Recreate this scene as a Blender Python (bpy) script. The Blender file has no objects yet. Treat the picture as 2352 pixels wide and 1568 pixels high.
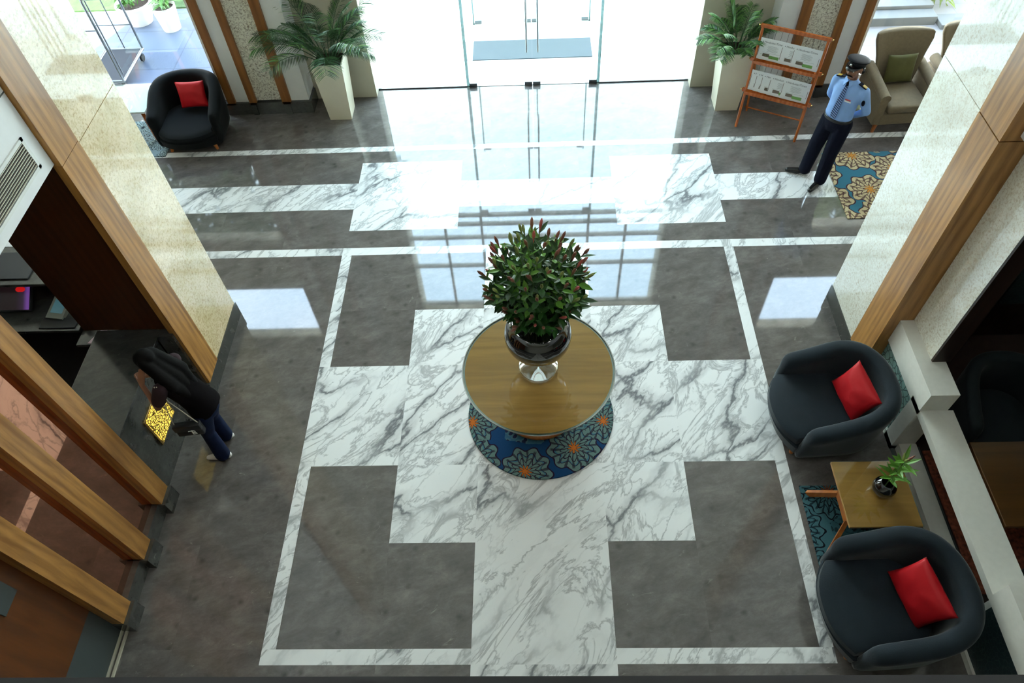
import bpy, bmesh, math, random
from mathutils import Vector, Matrix, noise
random.seed(7)
C = bpy.context.scene.collection
PI = math.pi
V = Vector

# ------------------------------------------------------------------ nodes / materials
def nmat(name):
    m = bpy.data.materials.new(name); m.use_nodes = True
    nt = m.node_tree; nt.nodes.clear()
    out = nt.nodes.new('ShaderNodeOutputMaterial')
    b = nt.nodes.new('ShaderNodeBsdfPrincipled')
    nt.links.new(b.outputs[0], out.inputs[0])
    return m, nt, b, out

def N(nt, typ, **kw):
    n = nt.nodes.new(typ)
    for k, v in kw.items():
        if k.startswith('i_'):
            key = k[2:]
            key = int(key) if key.isdigit() else key.replace('_', ' ')
            n.inputs[key].default_value = v
        else:
            setattr(n, k, v)
    return n

def ramp(nt, stops, interp='LINEAR'):
    r = nt.nodes.new('ShaderNodeValToRGB'); cr = r.color_ramp; cr.interpolation = interp
    while len(cr.elements) < len(stops): cr.elements.new(0.5)
    for e, (p, c) in zip(cr.elements, stops):
        e.position = p; e.color = (*c, 1) if len(c) == 3 else c
    return r

def srgb(r, g, b):
    f = lambda c: (c/255/12.92) if c/255 <= .04045 else ((c/255+.055)/1.055)**2.4
    return (f(r), f(g), f(b))

def mapping(nt, scale=(1, 1, 1), rot=(0, 0, 0), coord='Object'):
    tc = nt.nodes.new('ShaderNodeTexCoord'); mp = nt.nodes.new('ShaderNodeMapping')
    mp.inputs['Scale'].default_value = scale; mp.inputs['Rotation'].default_value = rot
    nt.links.new(tc.outputs[coord], mp.inputs[0]); return mp

def plain(name, col, rough=.5, metal=0, spec=.5, coat=0, sheen=0, bump=0, bscale=60, vary=0, vscale=8, trans=0, emit=None, estr=0):
    m, nt, b, out = nmat(name)
    b.inputs['Base Color'].default_value = (*col, 1)
    b.inputs['Roughness'].default_value = rough; b.inputs['Metallic'].default_value = metal
    b.inputs['Specular IOR Level'].default_value = spec
    b.inputs['Coat Weight'].default_value = coat; b.inputs['Coat Roughness'].default_value = .04
    if sheen:
        b.inputs['Sheen Weight'].default_value = sheen; b.inputs['Sheen Roughness'].default_value = .35
    if trans: b.inputs['Transmission Weight'].default_value = trans
    if emit:
        b.inputs['Emission Color'].default_value = (*emit, 1); b.inputs['Emission Strength'].default_value = estr
    mp = mapping(nt)
    if vary:
        n = N(nt, 'ShaderNodeTexNoise', i_Scale=vscale, i_Detail=4.0); nt.links.new(mp.outputs[0], n.inputs['Vector'])
        r = ramp(nt, [(.3, tuple(c*(1-vary) for c in col)), (.7, tuple(min(1, c*(1+vary)) for c in col))])
        nt.links.new(n.outputs['Fac'], r.inputs[0]); nt.links.new(r.outputs[0], b.inputs['Base Color'])
    if bump:
        n = N(nt, 'ShaderNodeTexNoise', i_Scale=bscale, i_Detail=3.0); nt.links.new(mp.outputs[0], n.inputs['Vector'])
        bp = N(nt, 'ShaderNodeBump', i_Strength=bump, i_Distance=.01)
        nt.links.new(n.outputs['Fac'], bp.inputs['Height']); nt.links.new(bp.outputs[0], b.inputs['Normal'])
    return m

def tile_vec(nt, scale, rotz=0.0):
    """object coordinates shifted by a per-tile offset stored on the mesh"""
    mp = mapping(nt, scale, (0, 0, rotz))
    at = N(nt, 'ShaderNodeAttribute', attribute_name='tile')
    sc = N(nt, 'ShaderNodeVectorMath', operation='SCALE'); sc.inputs['Scale'].default_value = 40
    ad = N(nt, 'ShaderNodeVectorMath', operation='ADD')
    nt.links.new(at.outputs['Color'], sc.inputs[0]); nt.links.new(mp.outputs[0], ad.inputs[0]); nt.links.new(sc.outputs[0], ad.inputs[1])
    return ad

def mat_white_marble():
    m, nt, b, out = nmat('white_marble')
    L = nt.links
    v = tile_vec(nt, (1, 1, 1), -.85)
    st = N(nt, 'ShaderNodeVectorMath', operation='MULTIPLY'); st.inputs[1].default_value = (.55, 1.35, 1)
    L.new(v.outputs[0], st.inputs[0])
    wn = N(nt, 'ShaderNodeTexNoise', i_Scale=2.2, i_Detail=5.0, i_Roughness=.6); L.new(st.outputs[0], wn.inputs['Vector'])
    ws = N(nt, 'ShaderNodeVectorMath', operation='MULTIPLY_ADD'); ws.inputs[1].default_value = (.55, .55, .55)
    L.new(wn.outputs['Color'], ws.inputs[0]); L.new(st.outputs[0], ws.inputs[2])
    vo = N(nt, 'ShaderNodeTexVoronoi', feature='DISTANCE_TO_EDGE', i_Scale=1.35); L.new(ws.outputs[0], vo.inputs['Vector'])
    r1 = ramp(nt, [(0, (1, 1, 1)), (.014, (.85, .85, .85)), (.04, (.3, .3, .3)), (.13, (0, 0, 0))]); L.new(vo.outputs['Distance'], r1.inputs[0])
    vo2 = N(nt, 'ShaderNodeTexVoronoi', feature='DISTANCE_TO_EDGE', i_Scale=3.3); L.new(ws.outputs[0], vo2.inputs['Vector'])
    r2 = ramp(nt, [(0, (.55, .55, .55)), (.02, (.25, .25, .25)), (.05, (0, 0, 0))]); L.new(vo2.outputs['Distance'], r2.inputs[0])
    msk = N(nt, 'ShaderNodeTexNoise', i_Scale=1.1, i_Detail=2.0); L.new(st.outputs[0], msk.inputs['Vector'])
    mr = ramp(nt, [(.38, (.08, .08, .08)), (.55, (1, 1, 1))]); L.new(msk.outputs['Fac'], mr.inputs[0])
    n3 = N(nt, 'ShaderNodeTexNoise', i_Scale=1.3, i_Detail=6.0, i_Roughness=.62, i_Distortion=1.2); L.new(st.outputs[0], n3.inputs['Vector'])
    r3 = ramp(nt, [(.475, (0, 0, 0)), (.5, (.6, .6, .6)), (.53, (0, 0, 0))]); L.new(n3.outputs['Fac'], r3.inputs[0])
    mx = N(nt, 'ShaderNodeMath', operation='MAXIMUM'); L.new(r1.outputs[0], mx.inputs[0]); L.new(r2.outputs[0], mx.inputs[1])
    ml = N(nt, 'ShaderNodeMath', operation='MULTIPLY'); L.new(mx.outputs[0], ml.inputs[0]); L.new(mr.outputs[0], ml.inputs[1])
    ad = N(nt, 'ShaderNodeMath', operation='MAXIMUM', use_clamp=True); L.new(ml.outputs[0], ad.inputs[0]); L.new(r3.outputs[0], ad.inputs[1])
    mc = N(nt, 'ShaderNodeMix', data_type='RGBA'); L.new(ad.outputs[0], mc.inputs[0])
    mc.inputs[6].default_value = (.88, .885, .89, 1); mc.inputs[7].default_value = (.17, .175, .19, 1)
    L.new(mc.outputs[2], b.inputs['Base Color'])
    b.inputs['Roughness'].default_value = .035; b.inputs['Specular IOR Level'].default_value = .85
    return m

def mat_grey_marble(name='grey_marble', base=(.132, .119, .113), rough=.035):
    m, nt, b, out = nmat(name); L = nt.links
    v = tile_vec(nt, (1, 1, 1), -.3)
    st = N(nt, 'ShaderNodeVectorMath', operation='MULTIPLY'); st.inputs[1].default_value = (.75, 1.35, 1.2)
    L.new(v.outputs[0], st.inputs[0])
    n1 = N(nt, 'ShaderNodeTexNoise', i_Scale=4.2, i_Detail=10.0, i_Roughness=.74, i_Distortion=.25); L.new(st.outputs[0], n1.inputs['Vector'])
    k = base
    r1 = ramp(nt, [(.3, tuple(c*.66 for c in k)), (.5, k), (.64, tuple(c*1.35 for c in k)), (.8, tuple(c*1.9 for c in k))])
    L.new(n1.outputs['Fac'], r1.inputs[0])
    n2 = N(nt, 'ShaderNodeTexNoise', i_Scale=7.0, i_Detail=7.0, i_Roughness=.7, i_Distortion=1.5); L.new(st.outputs[0], n2.inputs['Vector'])
    r2 = ramp(nt, [(.64, (0, 0, 0)), (.73, (.6, .6, .6))]); L.new(n2.outputs['Fac'], r2.inputs[0])
    vo = N(nt, 'ShaderNodeTexVoronoi', i_Scale=5.0); L.new(v.outputs[0], vo.inputs['Vector'])
    r3 = ramp(nt, [(.03, (.62, .62, .62)), (.2, (1, 1, 1))]); L.new(vo.outputs['Distance'], r3.inputs[0])
    mu = N(nt, 'ShaderNodeMix', data_type='RGBA', blend_type='MULTIPLY'); mu.inputs[0].default_value = 1
    L.new(r1.outputs[0], mu.inputs[6]); L.new(r3.outputs[0], mu.inputs[7])
    mc = N(nt, 'ShaderNodeMix', data_type='RGBA'); L.new(r2.outputs[0], mc.inputs[0]); L.new(mu.outputs[2], mc.inputs[6])
    mc.inputs[7].default_value = (.34, .32, .29, 1)
    L.new(mc.outputs[2], b.inputs['Base Color'])
    b.inputs['Roughness'].default_value = rough; b.inputs['Specular IOR Level'].default_value = .85
    return m

def mat_wood(name, c1, c2, axis='Z', rough=.32, coat=0.0, scale=1.0):
    m, nt, b, out = nmat(name); L = nt.links
    s = {'X': (1.2, 14, 14), 'Y': (14, 1.2, 14), 'Z': (14, 14, 1.2)}[axis]
    mp = mapping(nt, tuple(a*scale for a in s))
    n1 = N(nt, 'ShaderNodeTexNoise', i_Scale=1.0, i_Detail=6.0, i_Roughness=.6, i_Distortion=.9); L.new(mp.outputs[0], n1.inputs['Vector'])
    s2 = {'X': (.5, 5, 5), 'Y': (5, .5, 5), 'Z': (5, 5, .5)}[axis]
    mp2 = mapping(nt, tuple(a*scale for a in s2))
    w = N(nt, 'ShaderNodeTexWave', wave_type='RINGS', rings_direction=axis, i_Scale=1.1, i_Distortion=7.0, i_Detail=3.0); w.inputs['Detail Scale'].default_value = .7
    L.new(mp2.outputs[0], w.inputs['Vector'])
    mi = N(nt, 'ShaderNodeMath', operation='MULTIPLY_ADD'); mi.inputs[1].default_value = .16
    L.new(w.outputs['Fac'], mi.inputs[0]); 
    m6 = N(nt, 'ShaderNodeMath', operation='MULTIPLY'); m6.inputs[1].default_value = .86; L.new(n1.outputs['Fac'], m6.inputs[0])
    L.new(m6.outputs[0], mi.inputs[2])
    r = ramp(nt, [(.34, c2), (.66, c1)]); L.new(mi.outputs[0], r.inputs[0]); L.new(r.outputs[0], b.inputs['Base Color'])
    b.inputs['Roughness'].default_value = rough; b.inputs['Coat Weight'].default_value = coat; b.inputs['Coat Roughness'].default_value = .03
    return m

def mat_speckle(name, base, dark, scale, rough, coat, lo=.48, hi=.66, blot=.12):
    m, nt, b, out = nmat(name); L = nt.links
    mp = mapping(nt)
    n1 = N(nt, 'ShaderNodeTexNoise', i_Scale=scale, i_Detail=4.0, i_Roughness=.65, i_Distortion=.8); L.new(mp.outputs[0], n1.inputs['Vector'])
    r = ramp(nt, [(lo, base), (hi, dark)]); L.new(n1.outputs['Fac'], r.inputs[0])
    n2 = N(nt, 'ShaderNodeTexNoise', i_Scale=2.2, i_Detail=4.0); L.new(mp.outputs[0], n2.inputs['Vector'])
    r2 = ramp(nt, [(.3, (1-blot,)*2+(1-1.6*blot,)), (.65, (1, 1, 1))]); L.new(n2.outputs['Fac'], r2.inputs[0])
    mu = N(nt, 'ShaderNodeMix', data_type='RGBA', blend_type='MULTIPLY'); mu.inputs[0].default_value = 1
    L.new(r.outputs[0], mu.inputs[6]); L.new(r2.outputs[0], mu.inputs[7]); L.new(mu.outputs[2], b.inputs['Base Color'])
    b.inputs['Roughness'].default_value = rough; b.inputs['Coat Weight'].default_value = coat; b.inputs['Coat Roughness'].default_value = .02
    return m

def mat_floral(name, ground, g2, petal, ring, heart, line, scale=2.2, petals=11.0, off=(0, 0, 0)):
    """big round flower medallions over a two tone ground"""
    m, nt, b, out = nmat(name); L = nt.links
    mp = mapping(nt); mp.inputs['Location'].default_value = off
    wn = N(nt, 'ShaderNodeTexNoise', i_Scale=6.0, i_Detail=2.0); L.new(mp.outputs[0], wn.inputs['Vector'])
    wa = N(nt, 'ShaderNodeVectorMath', operation='MULTIPLY_ADD'); wa.inputs[1].default_value = (.07, .07, 0); L.new(wn.outputs['Color'], wa.inputs[0]); L.new(mp.outputs[0], wa.inputs[2])
    vo = N(nt, 'ShaderNodeTexVoronoi', voronoi_dimensions='2D', i_Scale=scale, i_Randomness=.75); L.new(wa.outputs[0], vo.inputs['Vector'])
    sb = N(nt, 'ShaderNodeVectorMath', operation='SUBTRACT'); L.new(wa.outputs[0], sb.inputs[0]); L.new(vo.outputs['Position'], sb.inputs[1])
    sx = N(nt, 'ShaderNodeSeparateXYZ'); L.new(sb.outputs[0], sx.inputs[0])
    at = N(nt, 'ShaderNodeMath', operation='ARCTAN2'); L.new(sx.outputs[1], at.inputs[0]); L.new(sx.outputs[0], at.inputs[1])
    mu = N(nt, 'ShaderNodeMath', operation='MULTIPLY'); mu.inputs[1].default_value = petals; L.new(at.outputs[0], mu.inputs[0])
    sn = N(nt, 'ShaderNodeMath', operation='SINE'); L.new(mu.outputs[0], sn.inputs[0])
    # distance wobbling with the petals
    ds = N(nt, 'ShaderNodeMath', operation='MULTIPLY_ADD'); ds.inputs[1].default_value = .05; L.new(sn.outputs[0], ds.inputs[0]); L.new(vo.outputs['Distance'], ds.inputs[2])
    r = ramp(nt, [(0, heart), (.09, line), (.12, petal), (.25, line), (.27, petal), (.34, ring), (.37, line), (.39, petal), (.5, line), (.53, ground)], 'CONSTANT')
    L.new(ds.outputs[0], r.inputs[0])
    # striped petals
    m2 = N(nt, 'ShaderNodeMath', operation='MULTIPLY'); m2.inputs[1].default_value = petals*2; L.new(at.outputs[0], m2.inputs[0])
    s2 = N(nt, 'ShaderNodeMath', operation='SINE'); L.new(m2.outputs[0], s2.inputs[0])
    g = ramp(nt, [(.72, (0, 0, 0)), (.8, (.8, .8, .8))]); 
    h = N(nt, 'ShaderNodeMath', operation='MULTIPLY_ADD'); h.inputs[1].default_value = .5; h.inputs[2].default_value = .5; L.new(s2.outputs[0], h.inputs[0]); L.new(h.outputs[0], g.inputs[0])
    dm = ramp(nt, [(.1, (0, 0, 0)), (.13, (1, 1, 1)), (.46, (1, 1, 1)), (.5, (0, 0, 0))]); L.new(vo.outputs['Distance'], dm.inputs[0])
    gm = N(nt, 'ShaderNodeMath', operation='MULTIPLY'); L.new(g.outputs[0], gm.inputs[0]); L.new(dm.outputs[0], gm.inputs[1])
    mx = N(nt, 'ShaderNodeMix', data_type='RGBA'); L.new(gm.outputs[0], mx.inputs[0]); L.new(r.outputs[0], mx.inputs[6]); mx.inputs[7].default_value = (*line, 1)
    # per medallion tint toward second ground colour
    sc = N(nt, 'ShaderNodeSeparateColor'); L.new(vo.outputs['Color'], sc.inputs[0])
    rr = ramp(nt, [(0, (0, 0, 0)), (.74, (0, 0, 0)), (.75, (.7, .7, .7))]); L.new(sc.outputs[0], rr.inputs[0])
    mt = N(nt, 'ShaderNodeMix', data_type='RGBA'); L.new(rr.outputs[0], mt.inputs[0]); L.new(mx.outputs[2], mt.inputs[6]); 
    fl = N(nt, 'ShaderNodeTexVoronoi', voronoi_dimensions='2D', i_Scale=scale*7.0); L.new(wa.outputs[0], fl.inputs['Vector'])
    fr = ramp(nt, [(0, line), (.3, g2), (.5, ring)], 'CONSTANT'); L.new(fl.outputs['Distance'], fr.inputs[0]); L.new(fr.outputs[0], mt.inputs[7])
    L.new(mt.outputs[2], b.inputs['Base Color'])
    pile = N(nt, 'ShaderNodeTexNoise', i_Scale=220.0); L.new(mp.outputs[0], pile.inputs['Vector'])
    bp = N(nt, 'ShaderNodeBump', i_Strength=.5, i_Distance=.004); L.new(pile.outputs['Fac'], bp.inputs['Height']); L.new(bp.outputs[0], b.inputs['Normal'])
    b.inputs['Roughness'].default_value = .9; b.inputs['Specular IOR Level'].default_value = .1
    return m

def mat_cells(name, fill, line, scale, width=.06, rough=.4, axis=None, emit=0):
    m, nt, b, out = nmat(name); L = nt.links
    mp = mapping(nt, (1, 1, 1))
    vo = N(nt, 'ShaderNodeTexVoronoi', feature='DISTANCE_TO_EDGE', i_Scale=scale); L.new(mp.outputs[0], vo.inputs['Vector'])
    r = ramp(nt, [(width*.6, line), (width, fill)]); L.new(vo.outputs['Distance'], r.inputs[0]); L.new(r.outputs[0], b.inputs['Base Color'])
    b.inputs['Roughness'].default_value = rough
    if emit:
        L.new(r.outputs[0], b.inputs['Emission Color']); b.inputs['Emission Strength'].default_value = emit
    return m

def mat_glass_pane(name, tint=(.93, .98, .97)):
    m, nt, b, out = nmat(name); nt.nodes.remove(b); L = nt.links
    t = N(nt, 'ShaderNodeBsdfTransparent'); t.inputs[0].default_value = (*tint, 1)
    g = N(nt, 'ShaderNodeBsdfGlossy', i_Roughness=.0); g.inputs[0].default_value = (1, 1, 1, 1)
    lw = N(nt, 'ShaderNodeLayerWeight', i_Blend=.5); pw = N(nt, 'ShaderNodeMath', operation='POWER'); pw.inputs[1].default_value = 5; L.new(lw.outputs['Facing'], pw.inputs[0])
    f = N(nt, 'ShaderNodeMath', operation='MULTIPLY_ADD'); f.inputs[1].default_value = .96; f.inputs[2].default_value = .04; L.new(pw.outputs[0], f.inputs[0])
    mx = N(nt, 'ShaderNodeMixShader'); L.new(f.outputs[0], mx.inputs[0]); L.new(t.outputs[0], mx.inputs[1]); L.new(g.outputs[0], mx.inputs[2])
    L.new(mx.outputs[0], out.inputs[0]); return m

def mat_stripes(name, c1, c2, scale, axis=(0, 0, 1), rough=.7, duty=.5, rot=(0, 0, 0)):
    m, nt, b, out = nmat(name); L = nt.links
    mp = mapping(nt, (1, 1, 1), rot)
    d = N(nt, 'ShaderNodeVectorMath', operation='DOT_PRODUCT'); d.inputs[1].default_value = axis; L.new(mp.outputs[0], d.inputs[0])
    mu = N(nt, 'ShaderNodeMath', operation='MULTIPLY'); mu.inputs[1].default_value = scale; L.new(d.outputs['Value'], mu.inputs[0])
    fr = N(nt, 'ShaderNodeMath', operation='FRACT'); L.new(mu.outputs[0], fr.inputs[0])
    r = ramp(nt, [(0, c1), (duty, c2)], 'CONSTANT'); L.new(fr.outputs[0], r.inputs[0]); L.new(r.outputs[0], b.inputs['Base Color'])
    b.inputs['Roughness'].default_value = rough
    return m

def mat_tiles(name, c, joint, sx, sy, rough=.3, wid=.012):
    m, nt, b, out = nmat(name); L = nt.links
    mp = mapping(nt)
    br = N(nt, 'ShaderNodeTexBrick', offset=.0, i_Scale=1.0); br.inputs['Color1'].default_value = (*c, 1); br.inputs['Color2'].default_value = (*[x*.9 for x in c], 1)
    br.inputs['Mortar'].default_value = (*joint, 1); br.inputs['Mortar Size'].default_value = wid; br.inputs['Brick Width'].default_value = sx; br.inputs['Row Height'].default_value = sy
    L.new(mp.outputs[0], br.inputs['Vector']); L.new(br.outputs[0], b.inputs['Base Color']); b.inputs['Roughness'].default_value = rough
    return m

M = {}
M['wm'] = mat_white_marble(); M['gm'] = mat_grey_marble()
M['granite'] = mat_grey_marble('dark_granite', (.055, .055, .05), .12)
M['granite2'] = mat_grey_marble('counter_granite', (.05, .05, .048), .15)
M['oak'] = mat_wood('oak_veneer', (.47, .23, .06), (.24, .10, .022), 'Z', .3, .15)
M['oakfar'] = mat_wood('oak_trim', (.30, .12, .03), (.2, .075, .018), 'Z', .4)
M['oakx'] = mat_wood('oak_tabletop', (.50, .235, .055), (.37, .165, .036), 'X', .3)
M['oakorange'] = mat_wood('orange_wood', (.45, .15, .025), (.33, .09, .015), 'Z', .35)
M['darkwood'] = mat_wood('dark_veneer', (.085, .028, .007), (.05, .016, .004), 'Z', .3)
M['redwood'] = mat_wood('varnished_rack_wood', (.55, .15, .03), (.38, .085, .015), 'Z', .25, .3)
M['darkpanel'] = mat_wood('dark_brown_panel', (.03, .015, .01), (.018, .01, .008), 'Z', .4)
M['pillL'] = mat_speckle('cream_pillar_cladding', srgb(238, 217, 180), srgb(176, 142, 92), 38, .12, .9, .45, .74, .2)
M['pillR'] = mat_speckle('pale_pillar_cladding', srgb(238, 237, 228), srgb(190, 172, 146), 42, .12, .9, .46, .74, .08)
M['wallpaper'] = mat_speckle('speckled_wallpaper', srgb(222, 220, 206), srgb(122, 108, 92), 38, .5, 0, .46, .66, .08)
M['white'] = plain('white_paint', srgb(226, 228, 228), .5, vary=.02)
M['whitegloss'] = plain('white_lacquer', srgb(226, 228, 224), .25, coat=.2)
M['stone'] = plain('cream_stone', srgb(222, 220, 212), .3, vary=.03, vscale=20)
M['beige'] = plain('beige_plaster', srgb(196, 190, 172), .6, vary=.04, vscale=3)
M['ceil'] = plain('ceiling_paint', srgb(232, 230, 222), .7)
M['velvet'] = plain('slate_velvet', srgb(27, 37, 45), .85, spec=.3, sheen=.25, bump=.15, bscale=90, vary=.16, vscale=5)
M['velvetd'] = plain('dark_teal_velvet', srgb(14, 28, 34), .85, sheen=.08, vary=.1)
M['velvetk'] = plain('black_teal_velvet', srgb(5, 10, 13), .85, spec=.25, sheen=.06, vary=.1)
M['red'] = plain('red_satin', (.50, .006, .012), .5, spec=.35, bump=.25, bscale=14)
M['brownfab'] = plain('taupe_upholstery', srgb(122, 108, 84), .85, sheen=.2, bump=.2, bscale=160, vary=.08, vscale=30)
M['olive'] = plain('olive_cushion_fabric', srgb(86, 84, 40), .8, sheen=.2, bump=.2, bscale=120, vary=.1)
M['planter'] = plain('cream_planter', srgb(224, 218, 198), .38, vary=.03, vscale=4)
M['potw'] = plain('white_pot', srgb(236, 234, 228), .5)
M['soil'] = plain('soil', (.035, .018, .012), .95, bump=.8, bscale=40, vary=.4, vscale=40)
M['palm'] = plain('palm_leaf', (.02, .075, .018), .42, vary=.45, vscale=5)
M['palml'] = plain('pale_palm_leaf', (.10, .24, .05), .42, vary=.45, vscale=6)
M['leaf'] = plain('lily_leaf', (.022, .085, .014), .4, vary=.55, vscale=9)
M['leaf2'] = plain('fresh_lily_leaf', (.13, .32, .04), .4, vary=.3, vscale=9)
M['stem'] = plain('green_stem', (.10, .18, .04), .5)
M['bud'] = plain('rosy_lily_bud', (.24, .085, .055), .45, vary=.35, vscale=18)
M['budg'] = plain('green_lily_bud', (.22, .26, .07), .45, vary=.3, vscale=18)
M['budr'] = plain('pink_lily_bud', (.5, .10, .085), .45, vary=.3, vscale=18)
M['bush'] = plain('yellow_green_shrub', (.12, .17, .015), .6, vary=.4, vscale=6)  # the shrub's own yellow green leaf colour
M['treeleaf'] = plain('dark_tree_leaf', (.02, .045, .015), .6, vary=.4, vscale=3)
M['treeleaf2'] = plain('yellow_green_tree_leaf', (.07, .11, .02), .6, vary=.4, vscale=3)
M['grass'] = plain('lawn', (.030, .075, .012), .9, vary=.35, vscale=14, bump=.6, bscale=70)
M['chrome'] = plain('brushed_steel', (.62, .64, .64), .22, metal=1)
M['dchrome'] = plain('dark_steel', (.17, .18, .18), .3, metal=1)
M['brass'] = plain('brass', (.75, .52, .2), .25, metal=1)
M['black'] = plain('black_plastic', (.012, .013, .015), .35)
M['rubber'] = plain('black_rubber', (.015, .015, .015), .7)
M['blackglass'] = plain('black_glass', (.004, .0035, .004), .03, coat=1, spec=.7)
M['glass'] = plain('clear_glass', (.96, .98, .98), .01, trans=1)
M['pane'] = mat_glass_pane('glass_pane'); M['pane2'] = mat_glass_pane('pale_glass_pane', (.97, .99, .99))
M['edge'] = mat_glass_pane('green_glass_edge', (.27, .34, .325))
M['mirror'] = plain('bronze_mirror', (.62, .29, .19), .02, metal=1)
M['tablemirror'] = plain('table_glass', (.9, .93, .9), .01, trans=1)
M['paper'] = plain('paper', (.74, .76, .76), .7)
M['ink'] = plain('ink', (.06, .065, .07), .7)
M['inkl'] = plain('grey_print', (.36, .38, .38), .7)
M['inkg'] = plain('green_print', (.16, .34, .09), .7)
M['inkb'] = plain('brown_print', (.16, .13, .10), .7)
M['pinkpaper'] = plain('pink_paper', (.55, .38, .40), .7)
M['skin'] = plain('brown_skin', (.24, .11, .065), .5, vary=.1, vscale=12)
M['skin2'] = plain('warm_skin', (.30, .14, .085), .5, vary=.1, vscale=12)
M['hair'] = plain('black_hair', (.004, .0035, .0035), .8, spec=.12, bump=.12, bscale=40)
M['shirt'] = plain('pale_blue_shirt', srgb(132, 168, 222), .75, bump=.25, bscale=22, vary=.06, vscale=10)
M['navy'] = plain('navy_trousers', srgb(13, 17, 34), .85, spec=.15, bump=.2, bscale=18)
M['shoe'] = plain('black_leather', (.012, .012, .013), .25)
M['jeans'] = plain('dark_denim', srgb(16, 27, 54), .9, spec=.15, bump=.2, bscale=40, vary=.2, vscale=10)
M['plum'] = plain('dark_plum_cotton', srgb(52, 38, 42), .9, spec=.2, bump=.2, bscale=20)
M['blacktop'] = plain('black_cotton', srgb(15, 12, 14), .95, spec=.08, bump=.2, bscale=20)
M['whiteshoe'] = plain('white_canvas', (.66, .62, .6), .6)
M['bagm'] = plain('black_bag_leather', (.012, .014, .016), .4)
M['tie'] = mat_stripes('striped_tie', srgb(26, 44, 88), srgb(120, 150, 200), 42, (0.5, 0, .86), .5, .62)
M['gold'] = plain('gold_braid', (.6, .42, .06), .4, vary=.2, vscale=80)
M['eyew'] = plain('eye_white', (.6, .58, .55), .3)
M['red2'] = plain('ribbon_red', (.5, .06, .05), .6)
M['rugc'] = mat_floral('teal_floral_pile', srgb(24, 62, 104), srgb(84, 120, 126), srgb(96, 122, 118), srgb(62, 108, 128), srgb(190, 104, 36), srgb(40, 26, 46), 2.0, 9, (.35, .25, 0))
M['rugr'] = mat_floral('beige_floral_pile', srgb(58, 112, 132), srgb(176, 158, 124), srgb(196, 178, 140), srgb(150, 132, 100), srgb(204, 140, 60), srgb(74, 44, 50), 1.85, 8, (.1, .3, 0))
M['rugs'] = mat_floral('teal_leaf_pile', srgb(60, 98, 106), srgb(50, 88, 98), srgb(66, 104, 112), srgb(48, 84, 92), srgb(120, 70, 50), srgb(20, 24, 32), 2.0, 12, (.2, .1, 0))
M['rugl'] = mat_floral('pale_leaf_pile', srgb(130, 150, 158), srgb(150, 165, 168), srgb(150, 170, 172), srgb(110, 135, 145), srgb(30, 40, 50), srgb(24, 32, 40), 3.4, 10)
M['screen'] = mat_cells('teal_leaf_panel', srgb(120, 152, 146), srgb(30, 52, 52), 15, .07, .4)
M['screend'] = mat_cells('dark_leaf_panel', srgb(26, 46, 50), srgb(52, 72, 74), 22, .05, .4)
M['goldlit'] = mat_cells('lit_gold_mesh', (.95, .66, .10), (.03, .018, .002), 36, .15, .3, emit=1.1)
M['deck'] = mat_tiles('slate_deck', srgb(82, 92, 112), srgb(64, 72, 90), 1.2, .6, .35)
M['pave'] = mat_tiles('pale_paving', srgb(225, 225, 222), srgb(190, 190, 190), 1.5, 1.5, .5, .006)
M['terrace'] = mat_tiles('warm_grey_terrace', (.20, .19, .19), (.15, .145, .145), 1.2, 1.2, .5, .008)
M['stepstone'] = plain('grey_step_stone', (.11, .115, .112), .6)
M['cartmat'] = plain('dark_cart_mat', (.02, .022, .03), .9)
M['cartsteel'] = plain('cart_steel', (.20, .21, .22), .3, metal=1)
M['asph'] = plain('entrance_mat', (.085, .10, .11), .9, bump=.5, bscale=200)
M['carpet'] = plain('dark_carpet', (.02, .016, .015), .9)
M['carpetb'] = plain('dark_brown_carpet', (.055, .03, .024), .9, vary=.15)
M['carpetr'] = plain('rust_carpet', (.26, .07, .035), .9, vary=.6, vscale=28)
M['greyfloor'] = plain('grey_green_floor', srgb(70, 78, 78), .5)
M['fill_glow'] = plain('fill_panel_diffuser', (.9, .9, .88), .5, emit=(1, .97, .92), estr=4)  # glow of the added overhead fill panels
def mat_screen():
    m, nt, b, out = nmat('monitor_picture'); L = nt.links
    mp = mapping(nt); sx = N(nt, 'ShaderNodeSeparateXYZ'); L.new(mp.outputs[0], sx.inputs[0])
    r = ramp(nt, [(0, (.012, .008, .008)), (.8, (.02, .01, .012)), (.93, (.05, .02, .06)), (1, (.22, .08, .4))])
    mr = N(nt, 'ShaderNodeMapRange'); mr.inputs['From Min'].default_value = -.3; mr.inputs['From Max'].default_value = .3
    L.new(sx.outputs[0], mr.inputs[0]); L.new(mr.outputs[0], r.inputs[0])
    L.new(r.outputs[0], b.inputs['Emission Color']); b.inputs['Emission Strength'].default_value = .55
    b.inputs['Base Color'].default_value = (.01, .01, .01, 1); b.inputs['Roughness'].default_value = .2
    return m
M['monpic'] = mat_screen()

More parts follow.
